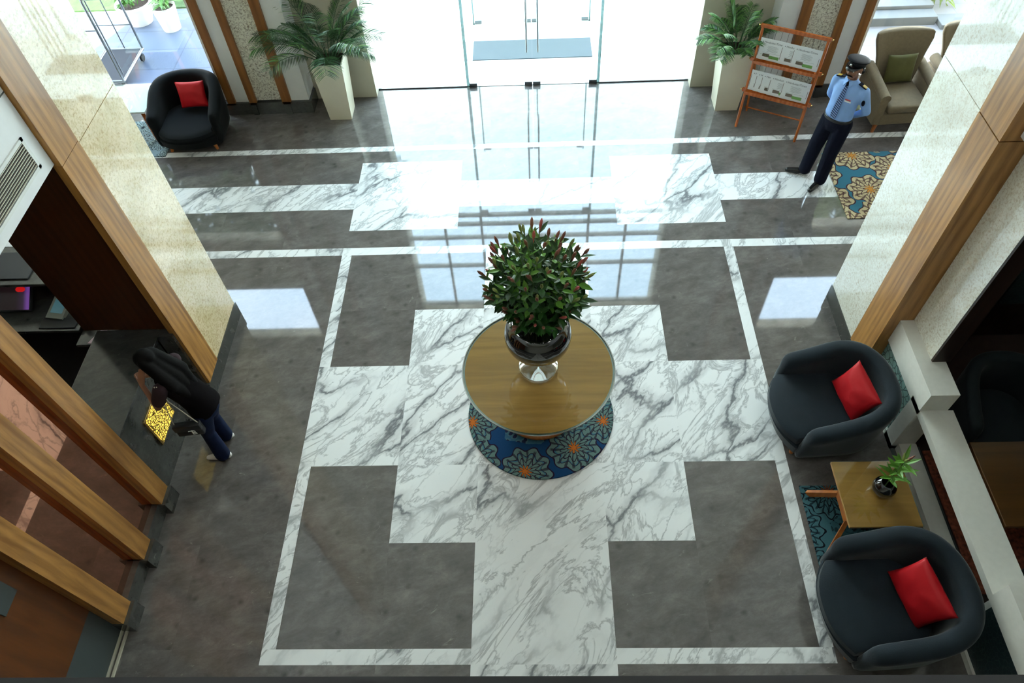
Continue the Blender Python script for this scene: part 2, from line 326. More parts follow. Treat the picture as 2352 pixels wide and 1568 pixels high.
# ------------------------------------------------------------------ mesh builder
class MB:
    def __init__(s): s.v = []; s.f = []; s.m = []
    def add(s, vs, fs, mi=0):
        o = len(s.v); s.v += [V(p) for p in vs]; s.f += [tuple(i+o for i in f) for f in fs]; s.m += [mi]*len(fs); return s
    def xf(s, mat):
        s.v = [mat @ p for p in s.v]; return s
    def join(s, o, mat=None):
        s.add([(mat @ p) if mat else p for p in o.v], o.f); s.m[-len(o.f):] = o.m if o.f else []; return s
    def box(s, x0, x1, y0, y1, z0, z1, mi=0):
        vs = [(x, y, z) for z in (z0, z1) for y in (y0, y1) for x in (x0, x1)]
        return s.add(vs, [(0, 2, 3, 1), (4, 5, 7, 6), (0, 1, 5, 4), (2, 6, 7, 3), (0, 4, 6, 2), (1, 3, 7, 5)], mi)
    def bbox(s, x0, x1, y0, y1, z0, z1, bv=.01, mi=0, seg=2):
        bm = bmesh.new(); bmesh.ops.create_cube(bm, size=1)
        for v in bm.verts: v.co = V(((x0+x1)/2+v.co.x*(x1-x0), (y0+y1)/2+v.co.y*(y1-y0), (z0+z1)/2+v.co.z*(z1-z0)))
        bmesh.ops.bevel(bm, geom=bm.edges[:], offset=bv, segments=seg, affect='EDGES', profile=.5)
        bm.verts.index_update(); s.add([v.co.copy() for v in bm.verts], [tuple(v.index for v in f.verts) for f in bm.faces], mi); bm.free(); return s
    def frame(s, d, up=V((0, 0, 1))):
        d = d.normalized()
        if abs(d.dot(up)) > .98: up = V((0, 1, 0)) if abs(d.y) < .9 else V((1, 0, 0))
        a = d.cross(up).normalized(); return a, d.cross(a).normalized()*-1
    def rings(s, rs, mi=0, cap=True, closed=True):
        o = len(s.v); n = len(rs[0])
        for r in rs: s.v += [V(p) for p in r]
        for i in range(len(rs)-1):
            for j in range(n if closed else n-1):
                k = (j+1) % n; s.f.append((o+i*n+j, o+i*n+k, o+(i+1)*n+k, o+(i+1)*n+j)); s.m.append(mi)
        if cap:
            s.f.append(tuple(o+j for j in reversed(range(n)))); s.f.append(tuple(o+(len(rs)-1)*n+j for j in range(n))); s.m += [mi, mi]
        return s
    def tube(s, pts, r, seg=10, mi=0, cap=True, flat=1.0, up=V((0, 0, 1))):
        pts = [V(p) for p in pts]; rs = r if isinstance(r, (list, tuple)) else [r]*len(pts); out = []
        for i, p in enumerate(pts):
            d = (pts[min(i+1, len(pts)-1)]-pts[max(i-1, 0)])
            a, b = s.frame(d, up)
            out.append([p+a*math.cos(t)*rs[i]+b*math.sin(t)*rs[i]*flat for t in [2*PI*k/seg for k in range(seg)]])
        return s.rings(out, mi, cap)
    def bar(s, p, q, w, h, mi=0, up=V((0, 0, 1))):
        p, q = V(p), V(q); a, b = s.frame(q-p, up); a = a*w/2; b = b*h/2
        return s.rings([[c-a-b, c+a-b, c+a+b, c-a+b] for c in (p, q)], mi)
    def lathe(s, prof, c=(0, 0, 0), seg=40, mi=0, cap=False):
        c = V(c); rs = [[c+V((r*math.cos(t), r*math.sin(t), z)) for t in [2*PI*k/seg for k in range(seg)]] for r, z in prof]
        return s.rings(rs, mi, cap)
    def ell(s, c, r, seg=20, mi=0, rot=None):
        c = V(c); rs = []
        for i in range(1, seg//2):
            ph = PI*i/(seg//2); 
            rs.append([V((r[0]*math.sin(ph)*math.cos(t), r[1]*math.sin(ph)*math.sin(t), -r[2]*math.cos(ph))) for t in [2*PI*k/seg for k in range(seg)]])
        if rot: rs = [[rot @ p for p in q] for q in rs]
        return s.rings([[c+p for p in q] for q in rs], mi, True)
    def cap(s, p, q, r0, r1, flat=1.0, up=V((0, 0, 1)), seg=16):
        """closed tapered capsule"""
        p, q = V(p), V(q); d = (q-p).normalized(); a, b = s.frame(d, up); rs = []
        for k in (1, 2, 3): 
            t = PI/2*k/4; rs.append((p-d*r0*math.cos(t), r0*math.sin(t)))
        rs.append((p, r0)); rs.append((q, r1))
        for k in (3, 2, 1):
            t = PI/2*k/4; rs.append((q+d*r1*math.cos(t), r1*math.sin(t)))
        return s.rings([[c+a*math.cos(t)*r+b*math.sin(t)*r*flat for t in [2*PI*k/seg for k in range(seg)]] for c, r in rs])
    def quad(s, a, b, c, d, mi=0): return s.add([a, b, c, d], [(0, 1, 2, 3)], mi)
    def build(s, name, mats, parent=None, smooth=False, loc=(0, 0, 0)):
        me = bpy.data.meshes.new(name); loc = V(loc)
        me.from_pydata([p-loc for p in s.v], [], s.f)
        if not isinstance(mats, (list, tuple)): mats = [mats]
        for m in mats: me.materials.append(M[m] if isinstance(m, str) else m)
        me.polygons.foreach_set('material_index', s.m)
        bm = bmesh.new(); bm.from_mesh(me); bmesh.ops.recalc_face_normals(bm, faces=bm.faces[:]); bm.to_mesh(me); bm.free()
        if smooth:
            me.polygons.foreach_set('use_smooth', [True]*len(me.polygons))
        me.update(); o = bpy.data.objects.new(name, me); C.objects.link(o)
        if parent is None: o.location = loc
        else: o.parent = parent
        if smooth == 'auto':
            me.set_sharp_from_angle(angle=math.radians(38))
        return o

def tag(o, label=None, cat=None, group=None, kind=None):
    if label: o['label'] = label
    if cat: o['category'] = cat
    if group: o['group'] = group
    if kind: o['kind'] = kind
    return o
def struct(o, label=None): return tag(o, label, None, None, 'structure')
def thing(name, label, cat, loc=(0, 0, 0), rotz=0, group=None):
    o = bpy.data.objects.new(name, None); C.objects.link(o); o.location = loc; o.rotation_euler = (0, 0, rotz); o.empty_display_size = .1
    return tag(o, label, cat, group)
def copy_tree(o, loc, rotz, label, parent=None):
    c = o.copy(); C.objects.link(c)
    if parent: c.parent = parent
    else:
        c.location = loc; c.rotation_euler = (0, 0, rotz); c['label'] = label
    for ch in list(o.children): copy_tree(ch, None, None, None, c)
    return c
def ST(name, mat, *boxes, label=None, parent=None, bv=0):
    mb = MB()
    for b in boxes: (mb.bbox(*b, bv) if bv else mb.box(*b))
    o = mb.build(name, mat, parent)
    if parent is None: struct(o, label)
    elif label: o['label'] = label
    return o
def organic(name, mb, mat, parent, loc, voxel=.012, smooth=6, fac=.6):
    """union of closed solids, remeshed to one continuous surface"""
    o = mb.build('tmp_'+name, mat, None, False, loc)
    r = o.modifiers.new('r', 'REMESH'); r.mode = 'VOXEL'; r.voxel_size = voxel; r.use_smooth_shade = True
    s = o.modifiers.new('s', 'SMOOTH'); s.factor = fac; s.iterations = smooth
    dg = bpy.context.evaluated_depsgraph_get(); dg.update()
    me = bpy.data.meshes.new_from_object(o.evaluated_get(dg)); me.name = name
    bpy.data.objects.remove(o, do_unlink=True)
    me.materials.clear(); me.materials.append(M[mat]); me.polygons.foreach_set('use_smooth', [True]*len(me.polygons))
    me.polygons.foreach_set('material_index', [0]*len(me.polygons))
    n = bpy.data.objects.new(name, me); C.objects.link(n)
    if parent: n.parent = parent
    else: n.location = loc
    return n
def text_mesh(s, size, mat, depth=.0008):
    cu = bpy.data.curves.new('t', 'FONT'); cu.body = s; cu.size = size; cu.extrude = depth; cu.align_x = 'LEFT'
    o = bpy.data.objects.new('t', cu); C.objects.link(o)
    dg = bpy.context.evaluated_depsgraph_get(); dg.update()
    me = bpy.data.meshes.new_from_object(o.evaluated_get(dg)); bpy.data.objects.remove(o, do_unlink=True)
    return [v.co.copy() for v in me.vertices], [tuple(p.vertices) for p in me.polygons]

# ------------------------------------------------------------------ FLOOR
XL = [-2.488, -2.363, -1.457, -.626, .6415, 1.471, 2.3885, 2.509]
Y = [1.455, 1.586, 2.546, 3.375, 4.63, 5.449, 6.379, 6.510, 6.824, 7.242, 7.770, 8.210, 8.462, 8.573]
X8, X9, X10, X11 = -2.4585, -1.017, 1.085, 2.493
xs = sorted(set(XL+[X8, X9, X10, X11, -8, -6.6, -5.4, -4.2, -3.3, 3.3, 4.2, 5.4, 6.6, 8, 0]))
ys = sorted(set(Y+[-4, -2.6, -1.2, .3, 9.3, 10.02]))
def is_white(x, y):
    if Y[12] < y < Y[13] or Y[9] < y < Y[10] or Y[6] < y < Y[7]: return True
    if (X8 < x < X9 or X10 < x < X11) and Y[8] < y < Y[11]: return True
    if y < Y[6] and XL[3] < x < XL[4]: return True
    if (XL[0] < x < XL[1] or XL[6] < x < XL[7]) and Y[0] < y < Y[7]: return True
    if XL[0] < x < XL[7] and Y[0] < y < Y[1]: return True
    if XL[2] < x < XL[5] and Y[2] < y < Y[5]: return True
    if XL[1] < x < XL[6] and Y[3] < y < Y[4]: return True
    return False
fl = MB(); tiles = []
for i in range(len(xs)-1):
    for j in range(len(ys)-1):
        cx, cy = (xs[i]+xs[i+1])/2, (ys[j]+ys[j+1])/2
        w = is_white(cx, cy)
        fl.quad((xs[i], ys[j], 0), (xs[i+1], ys[j], 0), (xs[i+1], ys[j+1], 0), (xs[i], ys[j+1], 0), 0 if w else 1)
        if w:
            if XL[3] < cx < XL[4] and cy < Y[5]: key = ('c', 1 if cy > 3 else 0 if cy > Y[0] else 2)
            elif Y[9] < cy < Y[10] or (X8 < cx < X9 and Y[8] < cy < Y[11]) or (X10 < cx < X11 and Y[8] < cy < Y[11]): key = ('s', cx < X8, X8 < cx < X9, X10 < cx < X11, cx > X11)
            elif Y[3] < cy < Y[4]: key = ('a', cx < XL[2], cx > XL[5], cx > 0)
            elif Y[2] < cy < Y[5]: key = ('p', cx > 0, cy > 4)
            else: key = ('k', round(cx), round(cy*2))
        else: key = ('g', round(cx/1.25), round((cy+.3)/1.25))
        random.seed(str(key)); tiles.append((random.random(), random.random(), random.random()))
floor = fl.build('floor', ['wm', 'gm']); struct(floor, 'polished stone floor of white veined and grey marble bands')
ca = floor.data.color_attributes.new('tile', 'FLOAT_COLOR', 'CORNER')
for p in floor.data.polygons:
    for li in p.loop_indices: ca.data[li].color = (*tiles[p.index], 1)
random.seed(11)

# ------------------------------------------------------------------ SHELL
H = 8.5; FY = 9.8; GY = 10.01
ST('ceiling', 'ceil', (-8, 8, -4, 10.3, H, H+.1))
ST('wall_back', 'beige', (-8, 8, -4.1, -4, 0, H))
ST('wall_left', 'beige', (-8.1, -8, -4, 10.3, 0, H)); ST('wall_right', 'beige', (8, 8.1, -4, 10.3, 0, H))
ST('wall_front', 'beige', (-3.40, -2.44, FY+.02, 10.25, 0, H), (2.45, 3.43, FY+.02, 10.25, 0, H), (-2.44, 2.45, 9.95, 10.2, 5.45, H),
   (-8, -3.4, 10.0, 10.25, 3.27, 4.72), (-8, -3.4, 10.0, 10.25, 6.4, H), (3.43, 8, 10.0, 10.25, 3.27, 4.72), (3.43, 8, 10.0, 10.25, 6.4, H),
   (-4.75, -3.4, 9.98, 10.25, 4.72, 6.4), (3.43, 4.78, 9.98, 10.25, 4.72, 6.4))
# far piers with oak battens, white bands and wallpaper
def pier(sgn, n0):
    c = .01
    X = lambda a: (a if sgn > 0 else -a) + (c if sgn > 0 else 0)
    def bx(a, b, y0, y1, z0, z1): 
        a, b = X(a), X(b); return (min(a, b), max(a, b), y0, y1, z0, z1)
    side = 'left' if sgn < 0 else 'right'
    ST('trim_%d' % n0, 'white', bx(4.33, 4.55, 9.5, 10.0, .2, 6.4), bx(3.42, 3.69, 9.5, 9.98, .2, H), bx(3.69, 4.75, 9.56, 10.0, .2, H), label='white painted bands of the %s front pier' % side)
    ST('trim_%d' % (n0+1), 'wallpaper', bx(3.83, 4.22, 9.5, 9.6, .22, H), label='speckled stone-effect band of the %s front pier' % side)
    for k, (a, b) in enumerate(((3.69, 3.83), (4.22, 4.335), (4.55, 4.67))):
        ST('trim_%d' % (n0+2+k), 'oakfar', bx(a, b, 9.46, 9.6, .17, H), label='upright oak batten on the %s front pier' % side)
    ST('baseboard_%s_front' % side, 'granite', bx(3.38, 4.72, 9.46, 9.95, 0, .2), bx(3.71, 3.81, 9.44, 9.5, 0, .17), bx(4.24, 4.32, 9.44, 9.5, 0, .17), label='dark granite skirting of the %s front pier' % side)
pier(-1, 1); pier(1, 11)
# sills
ST('trim_21', 'granite', (-8, -4.72, 9.85, 10.2, 0, .1), label='dark sill under the left front window')
ST('trim_22', 'stone', (4.72, 8, 9.85, 10.2, 0, .1), label='beige sill under the right front window')
ST('trim_23', 'whitegloss', (-8, -4.75, 9.9, 10.2, .1, .12), (-4.78, -4.75, 9.9, 10.2, .1, 3.27), label='white window ledge cap')

# entrance glazing
def pane(name, x0, x1, y, z0, z1, label, mat='pane', parent=None, t=.012):
    o = MB().box(x0, x1, y-t/2, y+t/2, z0, z1).build(name, mat, parent)
    if parent is None: struct(o, label)
    elif label: o['label'] = label
    return o
w = pane('window_1', -2.44, -1.02, GY, .02, 2.72, 'fixed glass side light left of the entrance doors')
ST('window_rail', 'dchrome', (-2.44, -1.02, GY-.007, GY+.007, 0, .019), parent=w)
w = pane('window_2', 1.05, 2.45, GY, .02, 2.72, 'fixed glass side light right of the entrance doors')
ST('window_rail', 'dchrome', (1.05, 2.45, GY-.007, GY+.007, 0, .019), parent=w)
w = pane('window_3', -2.44, 2.45, GY, 2.78, 5.43, 'tall glazed transom above the entrance doors')
fr = MB()
for z in (2.74, 2.97, 3.32, 4.12, 5.3): fr.box(-2.44, 2.45, GY-.04, GY+.04, z-.026, z+.026)
for x in (-1.73, -1.02, 1.03, 1.75): fr.box(x-.022, x+.022, GY-.04, GY+.04, 2.74, 5.43)
fr.build('window_frame', 'white', w)
for sx, n in ((-1, 4), (1, 5)):
    a, b = (-8, -4.75) if sx < 0 else (4.75, 8)
    pane('window_%d' % n, a, b, GY+.06, .12, 3.27, 'large clear window beside the %s front pier' % ('left' if sx < 0 else 'right'), 'pane2')
    pane('window_%d' % (n+2), a, b, GY+.06, 4.72, 6.4, 'upper clear window high over the %s side' % ('left' if sx < 0 else 'right'), 'pane2')
def leaf(n, x0, x1, hx, lab, y=GY, z1=2.7):
    d = pane('door_%d' % n, x0, x1, y, .012, z1, lab)
    for a, b in ((x0, x0+.12), (x1-.12, x1)):
        for z0 in (.008, z1-.07): MB().bbox(a, b, y-.022, y+.022, z0, z0+.06, .004).build('patch_fitting', 'dchrome', d)
    h = MB()
    for s in (-1, 1): h.tube([(hx, y+s*.06, .6), (hx, y+s*.06, 1.9)], .016, 12)
    for z in (.8, 1.7): h.tube([(hx, y-.06, z), (hx, y+.06, z)], .01, 8)
    h.build('handle', 'chrome', d, 'auto')
    return d
leaf(1, -.985, .008, -.07, 'left clear glass entrance door leaf with tall steel pull')
leaf(2, .018, 1.02, .10, 'right clear glass entrance door leaf with tall steel pull')
ST('trim_24', 'edge', (-1.025, -.985, GY-.03, GY+.03, 0, 2.72), label='green edged glass fin left of the doors')
ST('trim_25', 'edge', (1.02, 1.06, GY-.03, GY+.03, 0, 2.72), label='green edged glass fin right of the doors')
GY2 = 11.88
pane('window_8', -2.44, -1.0, GY2, 0, 2.72, 'outer lobby glass left of the outer doors', 'pane2')
pane('window_9', 1.03, 2.45, GY2, 0, 2.72, 'outer lobby glass right of the outer doors', 'pane2')
leaf(3, -.97, .005, -.07, 'left outer glass door leaf of the entrance lobby', GY2)
leaf(4, .02, 1.0, .10, 'right outer glass door leaf of the entrance lobby', GY2)
ST('trim_26', 'edge', (-1.0, -.975, GY2-.03, GY2+.03, 0, 2.72), label='green edged glass fin left of the outer doors')
ST('trim_27', 'edge', (1.005, 1.03, GY2-.03, GY2+.03, 0, 2.72), label='green edged glass fin right of the outer doors')
mt = MB().bbox(-.97, 1.0, 10.74, 11.31, 0, .014, .004).build('door_mat', 'asph', None, False, (0, 11, 0)); tag(mt, 'grey rectangular door mat between the inner and outer glass doors', 'door mat')

# ------------------------------------------------------------------ OUTSIDE
ST('ground_1', 'pave', (-30, 40, 10.25, 60, -.12, -.01), label='pale sunlit forecourt paving')
ST('ground_2', 'pave', (-2.6, 2.6, 10.0, 13.2, -.05, 0), label='pale threshold paving at the entrance')
ST('ground_4', 'terrace', (4.2, 12, 10.2, 12.75, -.05, 0), label='warm grey terrace outside the right window')
ST('ground_3', 'deck', (-12, -4.2, 10.2, 12.75, -.05, 0), label='slate tiled terrace outside the left window')
gr = MB().box(-16, -4.4, 12.78, 17, -.05, .02).build('lawn', 'grass'); tag(gr, 'bright green lawn strip beyond the slate terrace', 'lawn', None, 'stuff')
st = MB(); st.bbox(5.0, 6.72, 11.36, 12.2, -.02, .14, .01); st.bbox(5.0, 6.72, 11.62, 12.2, .14, .2, .01)
tag(st.build('stone_step', 'stepstone', None, False, (5.9, 11.4, 0)), 'low pale stone step outside the right window', 'step')
tag(MB().bbox(6.75, 7.25, 11.2, 11.55, -.02, .08, .01).build('drain_block', 'stepstone', None, False, (7, 11.4, 0)), 'small grey paving block at the corner of the stone step', 'paving block')

def blob_leaves(mb, c, r, n, size, seed=1, flat=1.0):
    rnd = random.Random(seed); c = V(c)
    for _ in range(n):
        d = V((rnd.gauss(0, 1), rnd.gauss(0, 1), rnd.gauss(0, 1)*flat+.25)).normalized(); p = c+V((d.x*r, d.y*r, d.z*r*flat))*rnd.uniform(.55, 1)
        t = (d+V((rnd.uniform(-1, 1), rnd.uniform(-1, 1), rnd.uniform(-.6, .9)))*.7).normalized(); leafshape(mb, p, t, size*rnd.uniform(.7, 1.3), size*.22, rnd)
def leafshape(mb, p, t, L, w, rnd, mi=0, droop=.15, nseg=3):
    p = V(p); a = t.cross(V((rnd.uniform(-.4, .4), rnd.uniform(-.4, .4), 1))).normalized()
    n = a.cross(t).normalized(); rows = []
    for i in range(nseg+1):
        u = i/nseg; q = p+t*L*u-V((0, 0, 1))*droop*L*u*u; ww = w*math.sin(PI*(.08+.92*u)**.85)*.5 if i < nseg else .0008
        rows.append((q-a*ww, q-n*ww*.35, q+a*ww))
    vs = [v for r in rows for v in r]; fs = []
    for i in range(nseg):
        o = i*3; fs += [(o, o+1, o+4, o+3), (o+1, o+2, o+5, o+4)]
    mb.add(vs, fs, mi)
bs = thing('shrub', 'yellow green shrub outside the right window', 'shrub', (7.0, 12.3, 0))
mb = MB(); blob_leaves(mb, (0, 0, .45), .55, 700, .16, 3); mb.build('foliage', 'bush', bs)
mb = MB(); mb.tube([(0, 0, 0), (0, 0, .4)], .03, 8); mb.build('stem', 'stem', bs)

def outdoor_pot(loc, r0, r1, h, label, seed, nleaf, bowl=False):
    t = thing('potted_plant', label, 'potted plant', loc)
    prof = [(0, 0), (r0, 0), (r0*1.02, .01), (r1*.98, h*.9), (r1, h), (r1*1.03, h), (r1*1.03, h-.03) if bowl else (r1, h), (r1*.9, h), (r1*.86, h-.05)]
    MB().lathe(prof, seg=36).build('pot', 'potw', t, 'auto')
    MB().lathe([(0, h-.05), (r1*.88, h-.05)], seg=24).build('soil', 'soil', t)
    mb = MB(); rnd = random.Random(seed)
    for k in range(nleaf):
        a = rnd.uniform(0, 2*PI); p = V((math.cos(a)*r1*.4*rnd.random(), math.sin(a)*r1*.4*rnd.random(), h-.05)); top = p+V((math.cos(a)*.12, math.sin(a)*.12, rnd.uniform(.15, .4)))
        mb.tube([p, (p+top)/2+V((0, 0, .04)), top], .005, 5)
        for q in range(7):
            d = V((math.cos(a+rnd.uniform(-1.6, 1.6)), math.sin(a+rnd.uniform(-1.6, 1.6)), rnd.uniform(-.3, .7))).normalized(); leafshape(mb, p.lerp(top, rnd.uniform(.4, 1)), d, rnd.uniform(.12, .22), .05, rnd)
    mb.build('foliage', 'palml', t); return t
outdoor_pot((-6.4, 12.08, 0), .15, .205, .42, 'tall narrow white pot with green plant on the slate terrace', 4, 11)
outdoor_pot((-7.05, 12.35, 0), .2, .31, .36, 'wide low white pot on the terrace, behind the luggage cart', 9, 14, True)

def tree(loc, hgt, rad, label, seed, mat):
    t = thing('tree', label, 'tree', loc); rnd = random.Random(seed)
    tk = MB().tube([(0, 0, -.1), (.1, .05, hgt*.3), (-.05, .1, hgt*.6), (0, 0, hgt*.85)], [.22, .17, .11, .04], 10); tk.build('trunk', 'bark', t, True)
    mb = MB()
    for k in range(16):
        a = k*2.4; z = hgt*(.28+.62*k/15); rr = rad*math.sin(PI*(.2+.75*k/15))*.62
        blob_leaves(mb, (math.cos(a)*rr, math.sin(a)*rr, z), rad*.5, 150, .6, seed*31+k, .8)
    mb.build('crown', mat, t)
M['bark'] = plain('bark', (.05, .035, .025), .9, bump=.6, bscale=20)
for k_, (x, y, h_, r_) in enumerate(((-16.8, 19.5, 12.2, 3.0), (-12.0, 20.0, 13.2, 3.0), (-9.2, 17.2, 11.4, 2.1))):
    tree((x, y, 0), h_, r_, ('tall dark tree farthest left behind the lawn', 'tallest dark tree behind the lawn on the left', 'slimmer dark tree behind the lawn nearest the entrance axis')[k_], 5+k_, 'treeleaf')
for k_, (x, y, h_, r_) in enumerate(((9.9, 19.0, 12.2, 2.6), (13.8, 20.5, 12.0, 2.9))):
    tree((x, y, 0), h_, r_, ('yellow green tree right of the forecourt, nearer the entrance', 'yellow green tree farther right beyond the forecourt')[k_], 15+k_, 'treeleaf2')

# luggage cart
ct = thing('luggage_cart', 'steel birdcage luggage cart with dark deck outside the left window', 'luggage cart', (-6.85, 10.62, 0))
cx0, cx1, cy0, cy1 = -.32, .3, -.45, .5
MB().bbox(cx0, cx1, cy0, cy1, .17, .2, .008).build('deck', 'cartmat', ct)
fr = MB()
for a, b in (((cx0, cy0), (cx1, cy0)), ((cx1, cy0), (cx1, cy1)), ((cx1, cy1), (cx0, cy1)), ((cx0, cy1), (cx0, cy0))):
    fr.tube([(a[0], a[1], .19), (b[0], b[1], .19)], .024, 12)
fr.build('bumper_frame', 'cartsteel', ct, 'auto')
for (x, y) in ((cx0, cy0), (cx1, cy0), (cx0, cy1), (cx1, cy1)):
    MB().tube([(x, y, .19), (x, y, 1.5), (x*.9, y*.9, 1.64), (x*.45, y*.45, 1.74), (0, 0.02, 1.78)], .018, 12).build('post', 'cartsteel', ct, 'auto')
for pth, r_ in (([(cx0, cy0, 1.05), (cx1, cy0, 1.05)], .012), ([(cx0, cy1, 1.05), (cx1, cy1, 1.05)], .012), ([(cx0, cy1, .62), (cx1, cy1, .62)], .01), ([(0, cy1, .2), (0, cy1, 1.05)], .01), ([(cx1+.03, cy0+.03, .3), (cx1+.03, cy0+.03, 1.5)], .012)):
    MB().tube(pth, r_, 10).build('rail', 'cartsteel', ct, 'auto')
for (x, y) in ((cx0+.05, cy0+.05), (cx1-.05, cy0+.05), (cx0+.05, cy1-.05), (cx1-.05, cy1-.05)):
    wv = MB().tube([(x-.018, y, .065), (x+.018, y, .065)], .062, 16).build('caster', 'rubber', ct, 'auto')
    MB().bbox(x-.03, x+.03, y-.015, y+.015, .1, .17, .004).build('caster_fork', 'black', wv)

# ------------------------------------------------------------------ LEFT SIDE
PX = -3.60
ST('wall_pillar_left', 'pillL', (-4.4, PX, 4.62, 5.44, .21, 3.155), (-4.4, PX, 4.62, 5.44, 3.162, H), (-4.39, PX-.01, 4.62, 5.43, .2, H), label='cream speckled glossy pillar on the left')
ST('trim_31', 'oak', (-3.66, PX+.012, 4.30, 4.62, .21, 3.185), (-3.66, PX+.012, 4.30, 4.62, 3.19, H), label='broad oak corner board of the left pillar')
ST('baseboard_left', 'granite', (-4.4, PX+.01, 4.27, 5.46, 0, .21), label='dark granite skirting of the left pillar')
ST('baseboard_left_6', 'granite2', (-3.78, -3.625, 4.262, 4.6, 0, 1.1), label='granite return between the counter and the left pillar')
ST('trim_32', 'darkwood', (-4.55, -3.655, 4.36, 4.61, 1.1, 3.22), label='dark veneer side panel above the reception counter end')
ST('wall_bulkhead_left', 'white', (-8, -3.63, -4, 4.29, 3.22, H), label='white bulkhead above the reception')
ST('trim_33', 'greyfloor', (-3.632, -3.626, 2.0, 4.29, 3.845, 3.853), label='shadow gap line on the white bulkhead')
gt = thing('air_grille', 'long slotted air grille in the white bulkhead above reception', 'air vent', (-3.63, 3.0, 3.44))
g = MB(); g.box(0, .012, -2.0, 1.16, -.13, -.105); g.box(0, .012, -2.0, 1.16, .105, .13); g.box(0, .012, 1.13, 1.16, -.13, .13); g.box(0, .012, -2.0, -1.97, -.13, .13)
g.build('frame', 'whitegloss', gt)
g = MB(); g.box(.0005, .002, -1.97, 1.13, -.105, .105); g.build('backing', 'black', gt)
g = MB()
for k in range(10): z = -.095+k*.021; g.box(.002, .011, -1.97, 1.13, z, z+.006)
g.build('louvre', 'beige', gt)

for k, (y0, y1) in enumerate(((2.885, 3.075), (2.335, 2.525), (1.755, 1.95))):
    ST('trim_%d' % (34+k), 'oak', (-3.9, -3.70, y0, y1, .2, 3.22), label=('farthest', 'middle', 'nearest')[k]+' oak upright of the mirror-clad left wall')
    ST('baseboard_left_%d' % (k+1), 'granite', (-3.9, -3.665, y0-.01, y1+.01, 0, .2), label='granite block under the '+('farthest', 'middle', 'nearest')[k]+' oak upright')
for k, (y0, y1) in enumerate(((2.525, 2.885), (1.95, 2.335))):
    ST('wall_mirror_%d' % (k+1), 'mirror', (-3.84, -3.80, y0, y1, .2, 3.22), label='bronze mirror panel between oak uprights')
ST('baseboard_left_4', 'granite', (-3.9, -3.74, 2.5, 2.9, 0, .2), (-3.9, -3.74, 1.94, 2.35, 0, .2), label='recessed granite skirting between oak uprights')
M['redpanel'] = mat_wood('red_brown_panel', (.15, .045, .010), (.10, .03, .007), 'Z', .3)
ST('wall_left_near', 'redpanel', (-3.95, -3.8, -.5, 1.76, .6, 3.22), label='brown veneer wall panel nearest the camera')
ST('baseboard_left_5', 'greyfloor', (-3.95, -3.8, -.5, 1.76, .0, .6), label='grey dado under the brown veneer panel')
ST('trim_37', 'beige', (-3.765, -3.745, -.5, 1.76, 0, .02), (-3.80, -3.79, -.5, 1.76, .0, .04), label='pale floor trim at the near left wall')
tag(MB().bbox(-3.8, -3.79, 1.44, 1.63, 1.54, 1.74, .003).build('wall_plate', 'greyfloor', None, False, (-3.79, 1.53, 1.64)), 'grey square cover plate on the brown veneer panel', 'wall plate')
# between first upright and reception: mirror return behind the uprights
ST('wall_left_reception', 'darkpanel', (-8, -4.6, 1.9, 2.0, 0, 3.22), label='dark rear wall of the staff area')

# reception counter
rc = thing('reception_counter', 'dark granite reception counter at the foot of the left pillar', 'counter', (-4.1, 3.7, 0))
MB().bbox(-4.42, -3.77, 3.08, 4.36, 1.06, 1.10, .006).xf(Matrix.Translation((4.1, -3.7, 0))).build('counter_top', 'granite2', rc)
MB().box(-4.36, -3.80, 3.08, 4.26, .0, 1.06).xf(Matrix.Translation((4.1, -3.7, 0))).build('counter_body', 'granite', rc)
gp = thing('lit_panel', 'small glowing gold perforated panel in the reception counter front', 'light panel', (-3.80, 3.65, .58))
MB().bbox(0, .018, -.2, .2, -.22, .22, .004).build('panel_frame', 'brass', gp)
MB().box(.018, .021, -.18, .18, -.2, .2).build('panel_mesh', 'goldlit', gp)
# back desk (far end of the reception)
dk = thing('reception_desk', 'grey stone two level staff desk behind the left pillar', 'desk', (-5.8, 5.2, 0))
T = Matrix.Translation((5.8, -5.2, 0))
MB().bbox(-7.6, -5.12, 5.0, 5.75, 1.06, 1.1, .006).xf(T).build('ledge', 'granite2', dk)
MB().box(-7.6, -4.45, 5.45, 5.6, 0, 1.06).xf(T).build('back_panel', 'black', dk)
MB().bbox(-7.6, -4.9, 4.64, 5.45, .71, .75, .006).xf(T).build('desk_top', 'granite2', dk)
MB().bbox(-4.9, -4.5, 4.48, 5.2, .66, .70, .006).xf(T).build('side_shelf', 'granite2', dk)
MB().box(-7.6, -4.95, 5.2, 5.24, 0, .71).xf(T).build('modesty_panel', 'black', dk)
mo = thing('monitor', 'dark computer screen with purple and red picture on the staff desk', 'monitor', (-5.86, 4.86, .752)); mo.rotation_euler = (math.radians(-58), 0, 0)
MB().bbox(-.34, .34, -.01, .025, .05, .42, .006).build('casing', 'black', mo)
MB().box(-.325, .325, -.013, -.0105, .065, .405).build('screen', 'monpic', mo)
MB().ell((.22, -.012, .29), (.06, .004, .035), 12).build('screen_image', plain('red_blot', (.4, .0, .01), .5, emit=(.6, .01, .01), estr=.7), mo)
MB().bar((0, .02, .2), (0, .12, .08), .1, .02).build('stand', 'black', mo)
kb = MB().bbox(-.2, .2, -.07, .07, 0, .016, .004).build('keyboard', 'black', None, False, (0, 0, 0)); kb.location = (-5.15, 4.74, .75); tag(kb, 'black keyboard lying on the staff desk in front of the card reader', 'keyboard')
cr = thing('phone_console', 'pale desk console with blue display on the staff desk', 'telephone', (-5.2, 4.92, .75), -.15)
